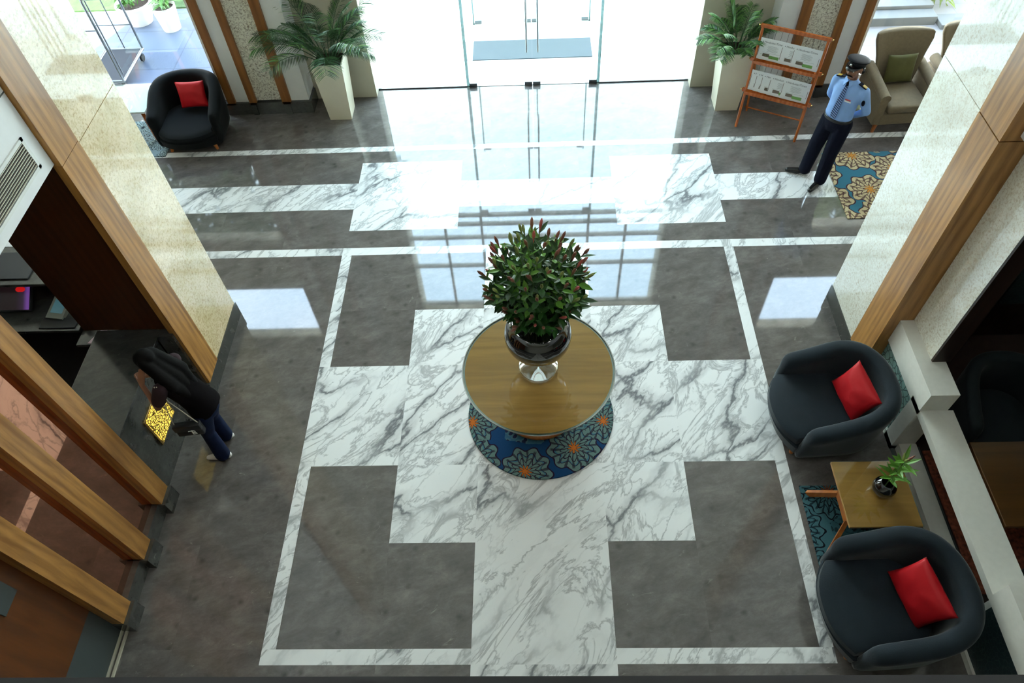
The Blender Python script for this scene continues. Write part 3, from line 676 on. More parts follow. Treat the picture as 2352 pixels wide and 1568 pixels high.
MB().add([(-.1, -.13, 0), (.1, -.13, 0), (.1, .13, 0), (-.1, .13, 0), (-.1, -.13, .03), (.1, -.13, .03), (.1, .13, .09), (-.1, .13, .09)], [(0, 3, 2, 1), (4, 5, 6, 7), (0, 1, 5, 4), (1, 2, 6, 5), (2, 3, 7, 6), (3, 0, 4, 7)]).build('body', plain('putty_plastic', srgb(130, 132, 124), .5), cr)
MB().quad((-.07, -.07, .046), (.07, -.07, .046), (.07, .09, .083), (-.07, .09, .083)).build('display', plain('blue_display', (.08, .2, .25), .3, emit=(.08, .2, .25), estr=.25), cr)
tag(MB().bbox(-.03, .03, -.04, .04, 0, .11, .008).build('paper_cup', plain('kraft_card', srgb(126, 104, 84), .7), None, False, (0, 0, 0)), 'small tan card holder on the staff side shelf', 'holder').location = (-4.86, 4.72, .70)
pp = MB().add([(-.12, -.12, 0), (.12, -.12, 0), (.0, .13, 0), (-.12, -.12, .004), (.12, -.12, .004), (0, .13, .004)], [(0, 2, 1), (3, 4, 5), (0, 1, 4, 3), (1, 2, 5, 4), (2, 0, 3, 5)]).build('pink_card', 'pinkpaper'); pp.location = (-4.66, 4.62, .70); tag(pp, 'folded pink paper on the staff side shelf', 'paper')
fo = MB().bbox(-.24, .24, -.2, .2, 0, .02, .005).build('folder', plain('black_folder', (.02, .022, .026), .5)); fo.location = (-5.67, 5.27, 1.1); fo.rotation_euler = (0, 0, .0); tag(fo, 'large black folder lying on the grey stone ledge', 'folder')
dc = MB().bbox(-.1, .1, -.06, .06, 0, .004, .001).build('paper_sheet', 'paper'); dc.location = (-5.86, 5.63, 1.1); tag(dc, 'white paper sheet behind the black folder', 'paper')
ST('floor_reception', 'carpet', (-8, -4.42, 2.0, 5.3, 0, .006), label='black carpet of the staff area')

# ------------------------------------------------------------------ RIGHT SIDE
RX = 3.46
ST('wall_pillar_right', 'pillR', (RX, 3.9, 4.74, 5.52, .21, 3.12), (RX, 3.9, 4.74, 5.52, 3.127, H), (RX+.01, 4.2, 4.74, 5.51, .2, H), label='pale speckled glossy pillar on the right')
ST('trim_41', 'oak', (RX-.012, 3.69, 4.36, 4.74, .21, 3.12), (RX-.012, 3.69, 4.36, 4.74, 3.13, H), label='broad oak corner board of the right pillar')
ST('baseboard_right', 'granite', (RX-.01, 4.2, 4.40, 5.53, 0, .21), label='grey granite skirting of the right pillar')
ST('wall_pier_right', 'pillR', (3.69, 3.83, 3.885, 4.74, .9, 3.17), label='speckled side face of the right pillar')
ST('wall_bulkhead_right', 'white', (3.58, 8, -4, 4.36, 3.17, H), label='white bulkhead above the restaurant')
ST('trim_42', 'darkpanel', (3.692, 3.86, 3.86, 3.886, 1.0, 3.17), label='dark edge board of the right pier')
# low screen wall
def frame_unit(n, y0, y1, lab, pm):
    ST('wall_screen_%d' % n, 'stone', (3.56, 3.82, y0, y1, .68, 1.0), (3.60, 3.78, y0, y1-.06, 0, .74), (3.60, 3.78, y1-.06, y1, 0, .74), (3.60, 3.78, y0, y1, 0, .07), (3.56, 3.605, y0, y0+.17, .0, .74), (3.56, 3.605, y0, y1, 0, .07), label=lab)
    tag(MB().box(3.585, 3.599, y0+.17, y1-.06, .07, .68).build('patterned_panel', pm, None, False, (3.66, (y0+y1)/2, 0)), None, 'screen panel')
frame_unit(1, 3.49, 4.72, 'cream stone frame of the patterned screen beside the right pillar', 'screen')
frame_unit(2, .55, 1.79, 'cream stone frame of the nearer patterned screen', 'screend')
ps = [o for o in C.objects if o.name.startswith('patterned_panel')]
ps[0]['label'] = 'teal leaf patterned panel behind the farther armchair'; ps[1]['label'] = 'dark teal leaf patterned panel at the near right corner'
ST('wall_low_right', 'stone', (3.57, 3.87, 1.79, 3.49, .66, .74), (3.62, 3.79, 1.79, 3.49, 0, .1), label='low cream ledge wall between the two patterned screens')
ST('trim_43', 'greyfloor', (3.57, 3.60, .3, 4.7, 0, .012), label='dark floor strip along the screen wall')
ST('floor_restaurant', 'carpetb', (3.8, 8, -4, 4.95, 0, .008), label='dark brown restaurant floor')
ST('trim_44', 'greyfloor', (3.79, 3.86, 1.6, 3.5, 0, .012), label='grey floor border behind the low wall')
tag(MB().bbox(3.87, 4.6, 2.02, 3.45, .008, .03, .008).build('carpet_runner', 'carpetr', None, False, (4.2, 2.7, 0)), 'rust brown patterned carpet behind the low cream wall', 'carpet')
ST('wall_restaurant', 'darkpanel', (3.9, 8, 4.9, 5.0, 0, 3.17), label='dark partition behind the restaurant')
tag(MB().bbox(4.88, 6.4, 4.86, 4.9, .6, 1.5, .01).build('wall_art', 'screend', None, False, (5.7, 4.88, 1.05)), 'dark patterned panel on the restaurant partition', 'wall panel')

def dining_table(loc, sx, sy, label):
    t = thing('dining_table', label, 'table', loc)
    MB().bbox(-sx/2, sx/2, -sy/2, sy/2, .71, .75, .006).build('tabletop', 'darkoak', t)
    for x in (-1, 1):
        for y in (-1, 1): MB().bbox(x*(sx/2-.08)-.03, x*(sx/2-.08)+.03, y*(sy/2-.08)-.03, y*(sy/2-.08)+.03, .008, .71, .005).build('leg', 'darkoak', t)
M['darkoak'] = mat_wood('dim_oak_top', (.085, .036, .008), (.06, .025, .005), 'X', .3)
dining_table((4.55, 2.75, 0), 1.32, .80, 'oak topped restaurant table beyond the low cream wall')

# ------------------------------------------------------------------ armchair (front = -Y)
def superpath(n=40, w=.415, fy=-.36, by=.02, d=.455):
    pts = []
    for i in range(8): pts.append(V((-w, fy+(by-fy)*i/8, 0)))
    for i in range(n+1):
        a = PI-PI*i/n; ca, sa = math.cos(a), math.sin(a); e = .85
        pts.append(V((w*math.copysign(abs(ca)**e, ca), by+d*abs(sa)**e, 0)))
    for i in range(7, -1, -1): pts.append(V((w, fy+(by-fy)*i/8, 0)))
    return pts
def armchair_parts(root, fabric, legm, s=1.0, hb=.80, ha=.58):
    path = superpath(); n = len(path); rings = []
    cy = .02
    for i, p in enumerate(path):
        q0, q1 = path[max(i-1, 0)], path[min(i+1, n-1)]; t = (q1-q0).normalized(); nr = V((-t.y, t.x, 0))   # outward
        if nr.dot(p-V((0, -.1, 0))) < 0: nr = -nr
        y = p.y; u = max(0, min(1, (y+.36)/.72)); u = u*u*(3-2*u); h = ha+(hb-ha)*u
        e = min(1, min(i, n-1-i)/3.0); e = math.sqrt(max(0, 1-(1-e)**2)); 
        th = .072*(.6+.4*e)
        flare = .03
        prof = [(-th*.8, .20), (-th*.95, .42), (-th*1.05, h-.10)]
        for k in range(7):
            a = PI*k/6; prof.append((-math.cos(a)*th*1.12+flare*.4, h-.06+math.sin(a)*.062))
        prof += [(th*1.08+flare*.3, h-.12), (th*1.0, .42), (th*.85, .22), (th*.5, .085), (-th*.9, .085)]
        dip = (1-e)*.03
        base = V((p.x, p.y, 0)); fwd = max(0, 1-min(i, n-1-i)/5.0)
        rings.append([base+nr*a+V((0, (-.07*fwd*(1-min(1, z/h)) if True else 0), z-dip if z > .3 else z)) for a, z in prof])
    # extend first/last rings forward rounding
    shell = MB().rings(rings); so = shell.build('back_and_arms', fabric, root, True)
    md = so.modifiers.new('sub', 'SUBSURF'); md.levels = 1; md.render_levels = 1
    # seat base with convex front
    def outline(w, fy, bulge, by, z, n=14):
        pts = []
        for i in range(n+1):
            a = -1+2*i/n; pts.append(V((a*w, fy-bulge*(1-abs(a)**2.4), z)))
        for i in range(n+1):
            a = 1-2*i/n; pts.append(V((a*w*.95, by+.30*math.sqrt(max(0, 1-a*a*.9)), z)))
        return pts
    rs = [outline(w, fy, b, by, z) for w, fy, b, by, z in ((.34, -.36, .07, -.0, .085), (.385, -.405, .12, .02, .12), (.40, -.415, .145, .03, .24), (.39, -.405, .14, .03, .255))]
    MB().rings(rs).build('seat_base', fabric, root, 'auto')
    rs = [outline(w, fy, b, by, z) for w, fy, b, by, z in ((.35, -.385, .12, .02, .255), (.37, -.42, .15, .03, .275), (.37, -.42, .15, .03, .34), (.36, -.40, .135, .03, .365), (.33, -.36, .10, .01, .378), (.22, -.24, .05, -.05, .384))]
    MB().rings(rs).build('seat_cushion', fabric, root, 'auto')
    for x in (-1, 1):
        for y in (-.36, .30):
            MB().tube([(x*.30, y, .095), (x*.325, y*1.04, 0)], [.032, .02], 10).build('leg', legm, root, 'auto')
ac = thing('armchair', 'slate grey tub armchair beside the patterned screen, farther of the near pair', 'armchair', (2.915, 3.82, 0), -PI/2+.05)
armchair_parts(ac, 'velvet', 'oakorange')
ac2 = copy_tree(ac, (2.93, 1.86, 0), -PI/2+.06, 'slate grey tub armchair nearest the camera, below the square table')
ac3 = copy_tree(ac, (-5.05, 8.98, 0), .05, 'dark tub armchair by the left front window beside the oak battens')
for o in (ac, ac2, ac3): o.scale = (1.05, .975, 1)
for ch in ac3.children:
    if ch.name.split('.')[0] != 'leg':
        ch.data = ch.data.copy(); ch.data.materials[0] = M['velvetk']
# restaurant chairs
for k, (x, y, a, l) in enumerate(((4.52, 3.68, 0, 'dark teal restaurant tub chair at the far side of the dim oak table'), (5.5, 3.66, -.2, 'dark restaurant tub chair at the right frame edge, farther from the low wall'), (4.6, 1.86, PI, 'dark restaurant tub chair on the near side of the dim oak table'))):
    c = copy_tree(ac, (x, y, .008), a, l); c.scale = (.82, .82, 1)
    for ch in c.children:
        if ch.name.split('.')[0] != 'leg': ch.data = ch.data.copy(); ch.data.materials[0] = M['velvetd']

def cushion(name, label, mat, loc, w, h, t, rot, pinch=.18):
    n = 18; vs = []; 
    mb = MB(); rows = []
    for side in (1, -1):
        g = []
        for i in range(n+1):
            for j in range(n+1):
                u, v = -1+2*i/n, -1+2*j/n
                b = (max(0, (1-u**2)*(1-v**2)))**.42
                px = u*w/2*(1-pinch*(1-abs(v)**2)*abs(u)**3*.35); py = v*h/2*(1-pinch*(1-abs(u)**2)*abs(v)**3*.35)
                wr = noise.noise(V((u*2.2, v*2.2, side+loc[0])))*.012*b
                g.append(V((px, side*(t/2*b)+wr, py)))
        fs = [(i*(n+1)+j, (i+1)*(n+1)+j, (i+1)*(n+1)+j+1, i*(n+1)+j+1) for i in range(n) for j in range(n)]
        mb.add(g, fs)
    o = mb.build(name, mat, None, True); 
    bm = bmesh.new(); bm.from_mesh(o.data); bmesh.ops.remove_doubles(bm, verts=bm.verts[:], dist=.0006); bmesh.ops.recalc_face_normals(bm, faces=bm.faces[:]); bm.to_mesh(o.data); bm.free()
    o.data.polygons.foreach_set('use_smooth', [True]*len(o.data.polygons))
    o.location = loc; o.rotation_euler = rot; return tag(o, label, 'cushion')
cushion('cushion', 'red cushion on the farther of the two near slate armchairs', 'red', (3.11, 3.80, .60), .47, .43, .16, (math.radians(-17), math.radians(8), -PI/2+.22))
cushion('cushion', 'red cushion on the armchair nearest the camera', 'red', (3.09, 1.85, .60), .48, .44, .16, (math.radians(-18), math.radians(8), -PI/2+.25))
cushion('cushion', 'red cushion on the dark armchair by the left window', 'red', (-4.99, 9.15, .585), .42, .38, .14, (math.radians(-20), 0, .05))

# ------------------------------------------------------------------ right side table + rug + vase
tag(MB().bbox(2.56, 3.5, 2.25, 3.09, 0, .012, .004).build('rug', 'rugs', None, False, (3.0, 2.6, 0)), 'teal rug with dark leaf pattern under the square side table', 'rug')
stb = thing('side_table', 'square oak side table with glass top between the two near armchairs', 'side table', (3.045, 2.785, 0))
MB().bbox(-.32, .32, -.32, .32, .455, .485, .006).build('tabletop', 'oakx', stb)
MB().bbox(-.325, .325, -.325, .325, .486, .492, .002).build('glass_top', 'pane', stb)
fr = MB()
for s in (-1, 1): fr.box(-.27, .27, -.07+s*.13-.014, -.07+s*.13+.014, .37, .455)
for s in (-1, 1): fr.box(s*.27-.016, s*.27+.016, -.215, .075, .31, .455)
fr.build('apron', 'oakorange', stb)
for sx in (-1, 1):
    for yt, yf in ((-.20, -.43), (.06, .22)):
        MB().bar((sx*.265, yt, .345), (sx*.42, yf, .0125), .035, .055).build('leg', 'oakorange', stb)
sv = thing('small_vase', 'small black round glass vase on the square side table', 'vase', (3.09, 2.80, .492))
MB().lathe([(0, .002), (.04, .0), (.07, .016), (.096, .055), (.103, .095), (.092, .138), (.06, .17), (.052, .18), (.047, .17), (.08, .134), (.09, .095), (.06, .03), (0, .02)], seg=36).build('bowl', 'blackglass', sv, True)
ll = thing('lily_sprig', 'short green lily sprig in the small black vase', 'flower', (3.09, 2.80, .62))
mb = MB(); mb.tube([(0, 0, -.08), (.02, .03, .1), (.04, .05, .34)], .006, 8); mb.build('stem', 'stem', ll)
mb = MB(); rnd = random.Random(5)
for k in range(26):
    z = .04+k*.0125; a = k*2.4; d = V((math.cos(a), math.sin(a), .55)).normalized(); leafshape(mb, V((.015+z*.08, .02+z*.1, z)), d, rnd.uniform(.12, .19), .042, rnd)
mb.build('foliage', 'leaf2', ll)
for a, z in ((0, .36), (2.1, .34), (4.2, .37)):
    MB().tube([V((.04, .05, z-.02)), V((.04+.02*math.cos(a), .05+.02*math.sin(a), z+.03)), V((.04+.045*math.cos(a), .05+.045*math.sin(a), z+.10))], [.006, .014, .004], 8).build('bud', 'budg' if a else 'bud', ll, True)

# ------------------------------------------------------------------ centre table, rug, vase, bouquet
TX, TY = .012, 4.04
tag(MB().lathe([(0, .0), (.772, .0), (.776, .008), (.77, .016), (0, .016)], seg=96).build('round_rug', 'rugc', None, False, (0, 0, 0)), 'round teal floral rug under the round centre table', 'rug').location = (.027, 3.965, .0)
rt = thing('round_table', 'large round oak pedestal table with glass top in the middle of the lobby', 'table', (TX, TY, 0))
MB().lathe([(0, .70), (.70, .70), (.735, .71), (.745, .725), (.735, .742), (0, .742)], seg=96).build('tabletop', 'oakx', rt, 'auto')
MB().lathe([(0, .743), (.752, .743), (.758, .748), (.752, .753), (0, .753)], seg=96).build('glass_top', 'pane', rt, 'auto')
MB().lathe([(.735, .7415), (.762, .7415), (.765, .746), (.762, .7535), (.7525, .7535)], seg=96).build('steel_rim', 'chrome', rt, 'auto')
MB().lathe([(0, .016), (.40, .016), (.41, .03), (.40, .05), (.31, .09), (.26, .2), (.27, .45), (.34, .62), (.46, .70), (0, .70)], seg=64).build('pedestal', 'oakorange', rt, True)
vs_ = thing('footed_vase', 'large round black glass vase on a clear foot on the round table', 'vase', (TX+.0, TY+.03, .7535))
R_ = .318; zc = .52
MB().lathe([(0, .0), (.19, .0), (.196, .006), (.19, .014), (.12, .03), (.06, .06), (.045, .10), (.05, .19), (.09, .245)], seg=48).build('foot', 'glass', vs_, True)
prof = [(0.001, zc-.285)]+[(R_*math.cos(a), zc+.285*math.sin(a)) for a in [(-80+k*10)*PI/180 for k in range(13)]]
prof += [(r-.012, z) for r, z in reversed(prof[6:])]
MB().lathe(prof, seg=64).build('bowl', 'blackglass', vs_, True)
MB().lathe([(0, zc+.13), (.27, zc+.13), (.27, zc+.12), (0, zc+.12)], seg=48).build('water', 'blackglass', vs_, 'auto')
fa = thing('flower_arrangement', 'dense dome of green lilies with pink buds in the large black vase', 'flower arrangement', (TX, TY+.03, 1.46))
rnd = random.Random(21)
stems = MB(); lv = MB(); tips = []
for k in range(100):
    z_ = 1-1.5*(k+.5)/100; a = k*2.39996+rnd.uniform(-.2, .2); q_ = math.sqrt(1-z_*z_)
    d = V((q_*math.cos(a), q_*math.sin(a), z_)); rr_ = rnd.uniform(.84, 1.05)
    p2 = V((.42*d.x*rr_, .42*d.y*rr_,   .54+.42*d.z*rr_))
    p0 = V((d.x*.10, d.y*.10, -.05)); p1 = V((d.x*.12, d.y*.12, .22+.2*max(d.z, -.4)))
    def bez(t): return p0*(1-t)**2+p1*2*t*(1-t)+p2*t*t
    stems.tube([bez(t/6) for t in range(7)], .005, 5)
    for q in range(17):
        t = .34+.66*(q/16); pp_ = bez(t); tg = (bez(min(1, t+.05))-bez(t-.05)).normalized()
        aa = q*2.4+k; u, w_ = stems.frame(tg); dd = (tg*.7+(u*math.cos(aa)+w_*math.sin(aa))*.85).normalized()
        leafshape(lv, pp_, dd, rnd.uniform(.09, .15), rnd.uniform(.042, .06), rnd, 1 if rnd.random() < .3 and t > .6 and d.z > .2 else 0, .12)
    if k % 4 != 1 or d.z > .5: tips.append((p2, (bez(1)-bez(.9)).normalized()))
stems.build('stems', 'stem', fa); lv.build('foliage', ['leaf', 'leaf2'], fa)
for k, (p, d) in enumerate(tips):
    for s in range(1 if k % 5 else 2):
        dd = (d+V((rnd.uniform(-.5, .5), rnd.uniform(-.5, .5), rnd.uniform(-.3, .3)))*(.35+.5*s)).normalized(); Lb = rnd.uniform(.07, .105)
        b = MB().tube([p, p+dd*.035, p+dd*(.035+Lb*.35), p+dd*(.035+Lb*.75), p+dd*(.035+Lb)], [.003, .007, .0145, .0125, .003], 8)
        m_ = rnd.random(); b.build('bud', 'bud' if m_ < .5 else 'budg' if m_ < .82 else 'budr', fa, True)

# ------------------------------------------------------------------ palms
def palm(loc, wt, wb, h, label, seed, lightf, nf=15, lean=(0, 0), size=1.0):
    t = thing('potted_palm', label, 'potted palm', loc)
    a, b = wb/2, wt/2; ti = .018
    mb = MB(); o = [(-a, -a, 0), (a, -a, 0), (a, a, 0), (-a, a, 0)]; u = [(-b, -b, h), (b, -b, h), (b, b, h), (-b, b, h)]
    i = [(x*(1-ti/b), y*(1-ti/b), h) for x, y, _ in u]; j = [(x*.93, y*.93, h-.08) for x, y, _ in u]
    mb.add(o+u+i+j, [(3, 2, 1, 0)]+[(k, (k+1) % 4, 4+(k+1) % 4, 4+k) for k in range(4)]+[(4+k, 4+(k+1) % 4, 8+(k+1) % 4, 8+k) for k in range(4)]+[(8+k, 8+(k+1) % 4, 12+(k+1) % 4, 12+k) for k in range(4)])
    mb.build('planter', 'planter', t)
    s_ = b*.94; MB().box(-s_, s_, -s_, s_, h-.1, h-.06).build('soil', 'soil', t)
    rnd = random.Random(seed)
    for k in range(nf):
        az = k*2.39996+rnd.uniform(-.3, .3); el = rnd.uniform(.55, 1.2) if k > 3 else rnd.uniform(1.1, 1.4); L = rnd.uniform(.55, .85)*size*(1.15 if k < 4 else 1)
        p0 = V((math.cos(az)*.05, math.sin(az)*.05, h-.07)); d = V((math.cos(az)*math.cos(el), math.sin(az)*math.cos(el), math.sin(el)))
        pts = []; p = p0.copy(); 
        for q in range(15):
            pts.append(p.copy()); step = L/11; p = p+d*step; d = (d+V((0, 0, -.07-.02*q*.3))).normalized()
            if q < 3: d = (d+V((0, 0, .12))).normalized()
        mb = MB(); mb.tube(pts, [.008-.0004*q for q in range(15)], 5)
        for q in range(5, 15):
            for hlf in (0, .33, .67):
                if q == 14 and hlf: continue
                pt = pts[q].lerp(pts[min(q+1, 14)], hlf); tg = (pts[min(q+1, 14)]-pts[q-1]).normalized(); sd = tg.cross(V((0, 0, 1))).normalized()
                ln = L*.34*math.sin(PI*(.18+.75*(q+hlf-5)/10))+.03
                for sgn in (-1, 1):
                    dd = (sd*sgn+tg*.75+V((0, 0, .22))).normalized()
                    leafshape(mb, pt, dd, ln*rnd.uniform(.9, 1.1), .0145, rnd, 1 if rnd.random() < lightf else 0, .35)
        mb.build('frond', ['palm', 'palml'], t)
    return t
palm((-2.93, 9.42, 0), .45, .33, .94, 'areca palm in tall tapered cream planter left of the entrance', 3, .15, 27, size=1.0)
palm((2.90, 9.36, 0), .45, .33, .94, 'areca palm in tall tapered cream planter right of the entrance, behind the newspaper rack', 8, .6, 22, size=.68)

# ------------------------------------------------------------------ newspaper rack
A0 = V((2.98, 8.81, 0)); Wd = V((.89, -.46, 0)).normalized(); Bd = V((.46, .89, 0)).normalized()
rk = thing('newspaper_rack', 'orange varnished wooden folding rack holding newspapers', 'magazine rack', A0, math.atan2(Wd.y, Wd.x))
def RP(u, z, off=0): return V((u, .138*z+off, z))       # rack local: x width, y back
for u in (0, .85):
    MB().tube([RP(u, 0), RP(u, 1.46)], .019, 12).build('front_upright', 'redwood', rk, 'auto')
    uu = u+(.03 if u == 0 else -.03)
    MB().tube([V((uu, .43, 0)), V((uu, .10, 1.02))], .016, 12).build('rear_leg', 'redwood', rk, 'auto')
MB().tube([V((.0, .40, .08)), V((.85, .40, .08))], .011, 10).build('lower_rod', 'redwood', rk, 'auto')
MB().bar(RP(-.03, 1.45), RP(.88, 1.45), .03, .045).build('top_rail', 'redwood', rk)
for z in (1.0, .56):
    s_ = MB().bar(RP(-.05, z, -.0), RP(.90, z, -.0), .03, .05).bar(RP(0, z-.01, -.045), RP(.85, z-.01, -.045), .085, .012)
    s_.bar(RP(0, z+.012, -.085), RP(.85, z+.012, -.085), .01, .03)
    s_.build('shelf', 'redwood', rk)
    for u in (-.06, .91): MB().ell(RP(u, z), (.014, .014, .014), 10).build('knob', 'brass', rk, True)
for u in (-.045, .895): MB().ell(RP(u, 1.45), (.014, .014, .014), 10).build('knob', 'brass', rk, True)
cords = MB()
for k in range(9):
    u = .10+k*.082
    cords.tube([RP(u, .56, .012), RP(u, 1.44, .012)], .0022, 5)
cords.build('cord_backing', 'ink', rk)
tv, tf = text_mesh('HindustanTimes', .052, 'ink')
tw = max(v.x for v in tv)
def newspaper(u, z0, w, h, zoff, label):
    t = thing('newspaper', label, 'newspaper', (0, 0, 0)); t.parent = None
    e1 = Wd.copy(); up = (V((Bd.x*.138, Bd.y*.138, 1))).normalized(); nrm = e1.cross(up).normalized()   # toward the viewer
    if nrm.y > 0: nrm = -nrm
    org = A0+Wd*u+Bd*(.138*z0-.022-zoff)+V((0, 0, z0))
    mt_ = Matrix((( e1.x, nrm.x, up.x, org.x), (e1.y, nrm.y, up.y, org.y), (e1.z, nrm.z, up.z, org.z), (0, 0, 0, 1)))
    t.matrix_world = mt_
    MB().bbox(0, w, -.002, .002, 0, h, .001).build('pages', 'paper', t)
    sc = .25/tw
    MB().add([V((.055+v.x*sc, .0026, h-.060+v.y*sc*1.0)) for v in tv], tf).build('masthead', 'ink', t)
    g = MB()
    g.box(.03, .045, .002, .0028, h-.055, h-.04)
    g.build('emblem', 'inkl', t)
    c = MB()
    for k in range(7): c.box(.11+(.012 if k % 2 else 0), .255-(.02 if k % 3 == 0 else 0), .002, .0027, h-.095-k*.012, h-.091-k*.012)
    c.box(.06, .30, .002, .0027, .098, .101)
    c.build('text_column', 'inkl', t)
    MB().box(.004, .010, .002, .0028, .05, h-.07).build('side_bar', 'inkb', t); MB().box(w-.02, w-.014, .002, .0028, .07, h-.11).build('side_bar', 'inkb', t)
    c = MB(); c.box(.07, .16, .002, .0027, .045, .088, 0); c.box(.16, .29, .002, .0027, .03, .070, 1); c.build('picture', ['inkb', 'inkg'], t)
    return t
for i_, (u, l) in enumerate(((.02, 'leftmost on the upper shelf'), (.315, 'middle of the three on the upper shelf'), (.47, 'rightmost and fully visible on the upper shelf'))):
    newspaper(u, 1.03, .36, .285, .006*i_, 'white folded newspaper in the wooden rack, '+l)
for i_, (u, l) in enumerate(((.02, 'leftmost on the lower shelf'), (.095, 'second from the left on the lower shelf'), (.175, 'third from the left on the lower shelf'), (.29, 'second from the right on the lower shelf'), (.47, 'rightmost and fully visible on the lower shelf'))):
    newspaper(u, .59, .36, .285, .006*i_, 'white folded newspaper in the wooden rack, '+l)

# ------------------------------------------------------------------ guard's rug, wing chairs
tag(MB().bbox(4.05, 6.3, 6.82, 8.14, 0, .012, .004).build('rug', 'rugr', None, False, (5.0, 7.5, 0)), 'beige rug with large flower medallions beside the standing guard', 'rug')
def wing_chair(loc, rz, label):
    t = thing('wing_chair', label, 'armchair', loc, rz)
    MB().bbox(-.36, .36, -.42, .36, .14, .32, .02).build('seat_base', 'brownfab', t, 'auto')
    MB().bbox(-.28, .28, -.45, .30, .325, .45, .045, 0, 4).build('seat_cushion', 'brownfab', t, 'auto')
    # flared back: wide at the top
    rs = []
    for z, w, y, th in ((.30, .28, .26, .07), (.55, .29, .31, .07), (.80, .34, .37, .065), (1.0, .40, .42, .06), (1.08, .40, .44, .05), (1.10, .375, .445, .03)):
        r = []
        for k in range(28):
            a = 2*PI*k/28; ca, sa = math.cos(a), math.sin(a)
            x = w*math.copysign(abs(ca)**.35, ca); r.append(V((x, y+th*math.copysign(abs(sa)**.6, sa)-.10*(abs(x)/w)**3*(1 if z > .5 else .3), z-(.02 if abs(x) < w*.5 else 0)*0)))
        rs.append(r)
    MB().rings(rs).build('backrest', 'brownfab', t, True)
    for s in (-1, 1):
        mb = MB()
        for (p, q) in (((s*.36, -.40), (s*.36, .30)),):
            mb.tube([(s*.37, -.42, .56), (s*.37, -.1, .60), (s*.36, .32, .64)], .07, 16)
            mb.bbox(s*.37-.06, s*.37+.06, -.42, .33, .15, .58, .02)
        mb.build('armrest', 'brownfab', t, 'auto')
        for y in (-.36, .32): MB().tube([(s*.33, y, .15), (s*.345, y*1.03, 0)], [.035, .022], 8).build('leg', 'oakorange', t, 'auto')
    return t
wing_chair((5.20, 8.98, 0), .06, 'taupe high backed wing chair with olive cushion behind the guard')
cushion('cushion', 'olive green cushion on the taupe wing chair', 'olive', (5.19, 9.12, .66), .42, .40, .13, (math.radians(-16), 0, .06))
wing_chair((6.16, 9.12, 0), .08, 'second taupe wing chair half hidden by the right pillar')

# left window side table + rug
tag(MB().bbox(-6.9, -5.44, 8.48, 9.35, 0, .012, .004).build('rug', 'rugl', None, False, (-6, 8.9, 0)), 'pale teal leaf rug under the coffee table at the left window', 'rug')
cf = thing('coffee_table', 'glass topped coffee table, sky reflection painted white, with brown legs left of the window armchair', 'table', (-6.1, 9.25, 0))
MB().bbox(-.42, .42, -.34, .34, .45, .48, .006).build('tabletop', 'whitegloss', cf)  # white base colour stands in for sky reflected in the glass top
MB().bbox(-.425, .425, -.345, .345, .481, .489, .002).build('glass_top', 'pane', cf)
for x in (-1, 1):
    for y in (-1, 1): MB().bar((x*.33, y*.26, .45), (x*.42, y*.36, .0125 if y < 0 else 0), .05, .05).build('leg', 'redwood', cf)

# ------------------------------------------------------------------ GUARD
def hand(mb, wrist, d, palmn, curl=.5, s=1.0, thumb=1):
    """closed solids: palm, four fingers, thumb"""
    d = V(d).normalized(); pn = V(palmn); pn = (pn-d*pn.dot(d)).normalized(); sd = d.cross(pn)*thumb; w = V(wrist)
    kn = w+d*.085*s
    for k in range(4):
        o = (k-1.5)*.019*s; mb.cap(w+sd*o*.55, kn+sd*o, .0135*s, .0115*s)
        L = (.036, .042, .039, .031)[k]*s; p = kn+sd*o; dd = d.copy()
        for q in range(3):
            dd = (dd+pn*curl*(.45 if q == 0 else .7)).normalized(); n_ = p+dd*L*(1, .72, .58)[q]; mb.cap(p, n_, .0092*s, .0082*s, seg=10); p = n_
    p = w+d*.02*s-sd*.022*s; dd = (d*.7-sd*.75+pn*.35).normalized()
    for q in range(3):
        n_ = p+dd*(.035, .03, .025)[q]*s; mb.cap(p, n_, .0125*s-.001*q, .011*s-.001*q, seg=10); p = n_; dd = (dd+d*.35).normalized()

def head(mb, c, f, up, s=1.0):
    """c centre of skull, f facing, up"""
    f = V(f).normalized(); up = V(up).normalized(); r = f.cross(up).normalized(); up = r.cross(f)
    R = Matrix((( r.x, f.x, up.x), (r.y, f.y, up.y), (r.z, f.z, up.z)))
    P = lambda a, b, z: V(c)+R @ V((a*s, b*s, z*s))
    mb.ell(P(0, -.012, .03), (.074*s, .094*s, .088*s), 20, 0, R)
    mb.ell(P(0, .022, -.035), (.058*s, .066*s, .075*s), 18, 0, R)
    mb.ell(P(0, .05, -.085), (.030*s, .028*s, .024*s), 14, 0, R)      # chin
    mb.cap(P(0, .084, .012), P(0, .108, -.022), .010*s, .015*s)        # nose
    mb.cap(P(-.014, .094, -.026), P(.014, .094, -.026), .011*s, .011*s)
    mb.cap(P(-.02, .079, -.058), P(.02, .079, -.058), .010*s, .010*s)  # lips
    mb.cap(P(-.045, .074, .024), P(.045, .074, .024), .011*s, .011*s)  # brow
    for q in (-1, 1):
        mb.ell(P(q*.076, -.008, -.005), (.010*s, .022*s, .033*s), 12, 0, R)
        mb.ell(P(q*.042, .052, -.028), (.024*s, .024*s, .026*s), 12, 0, R)
    return P, R

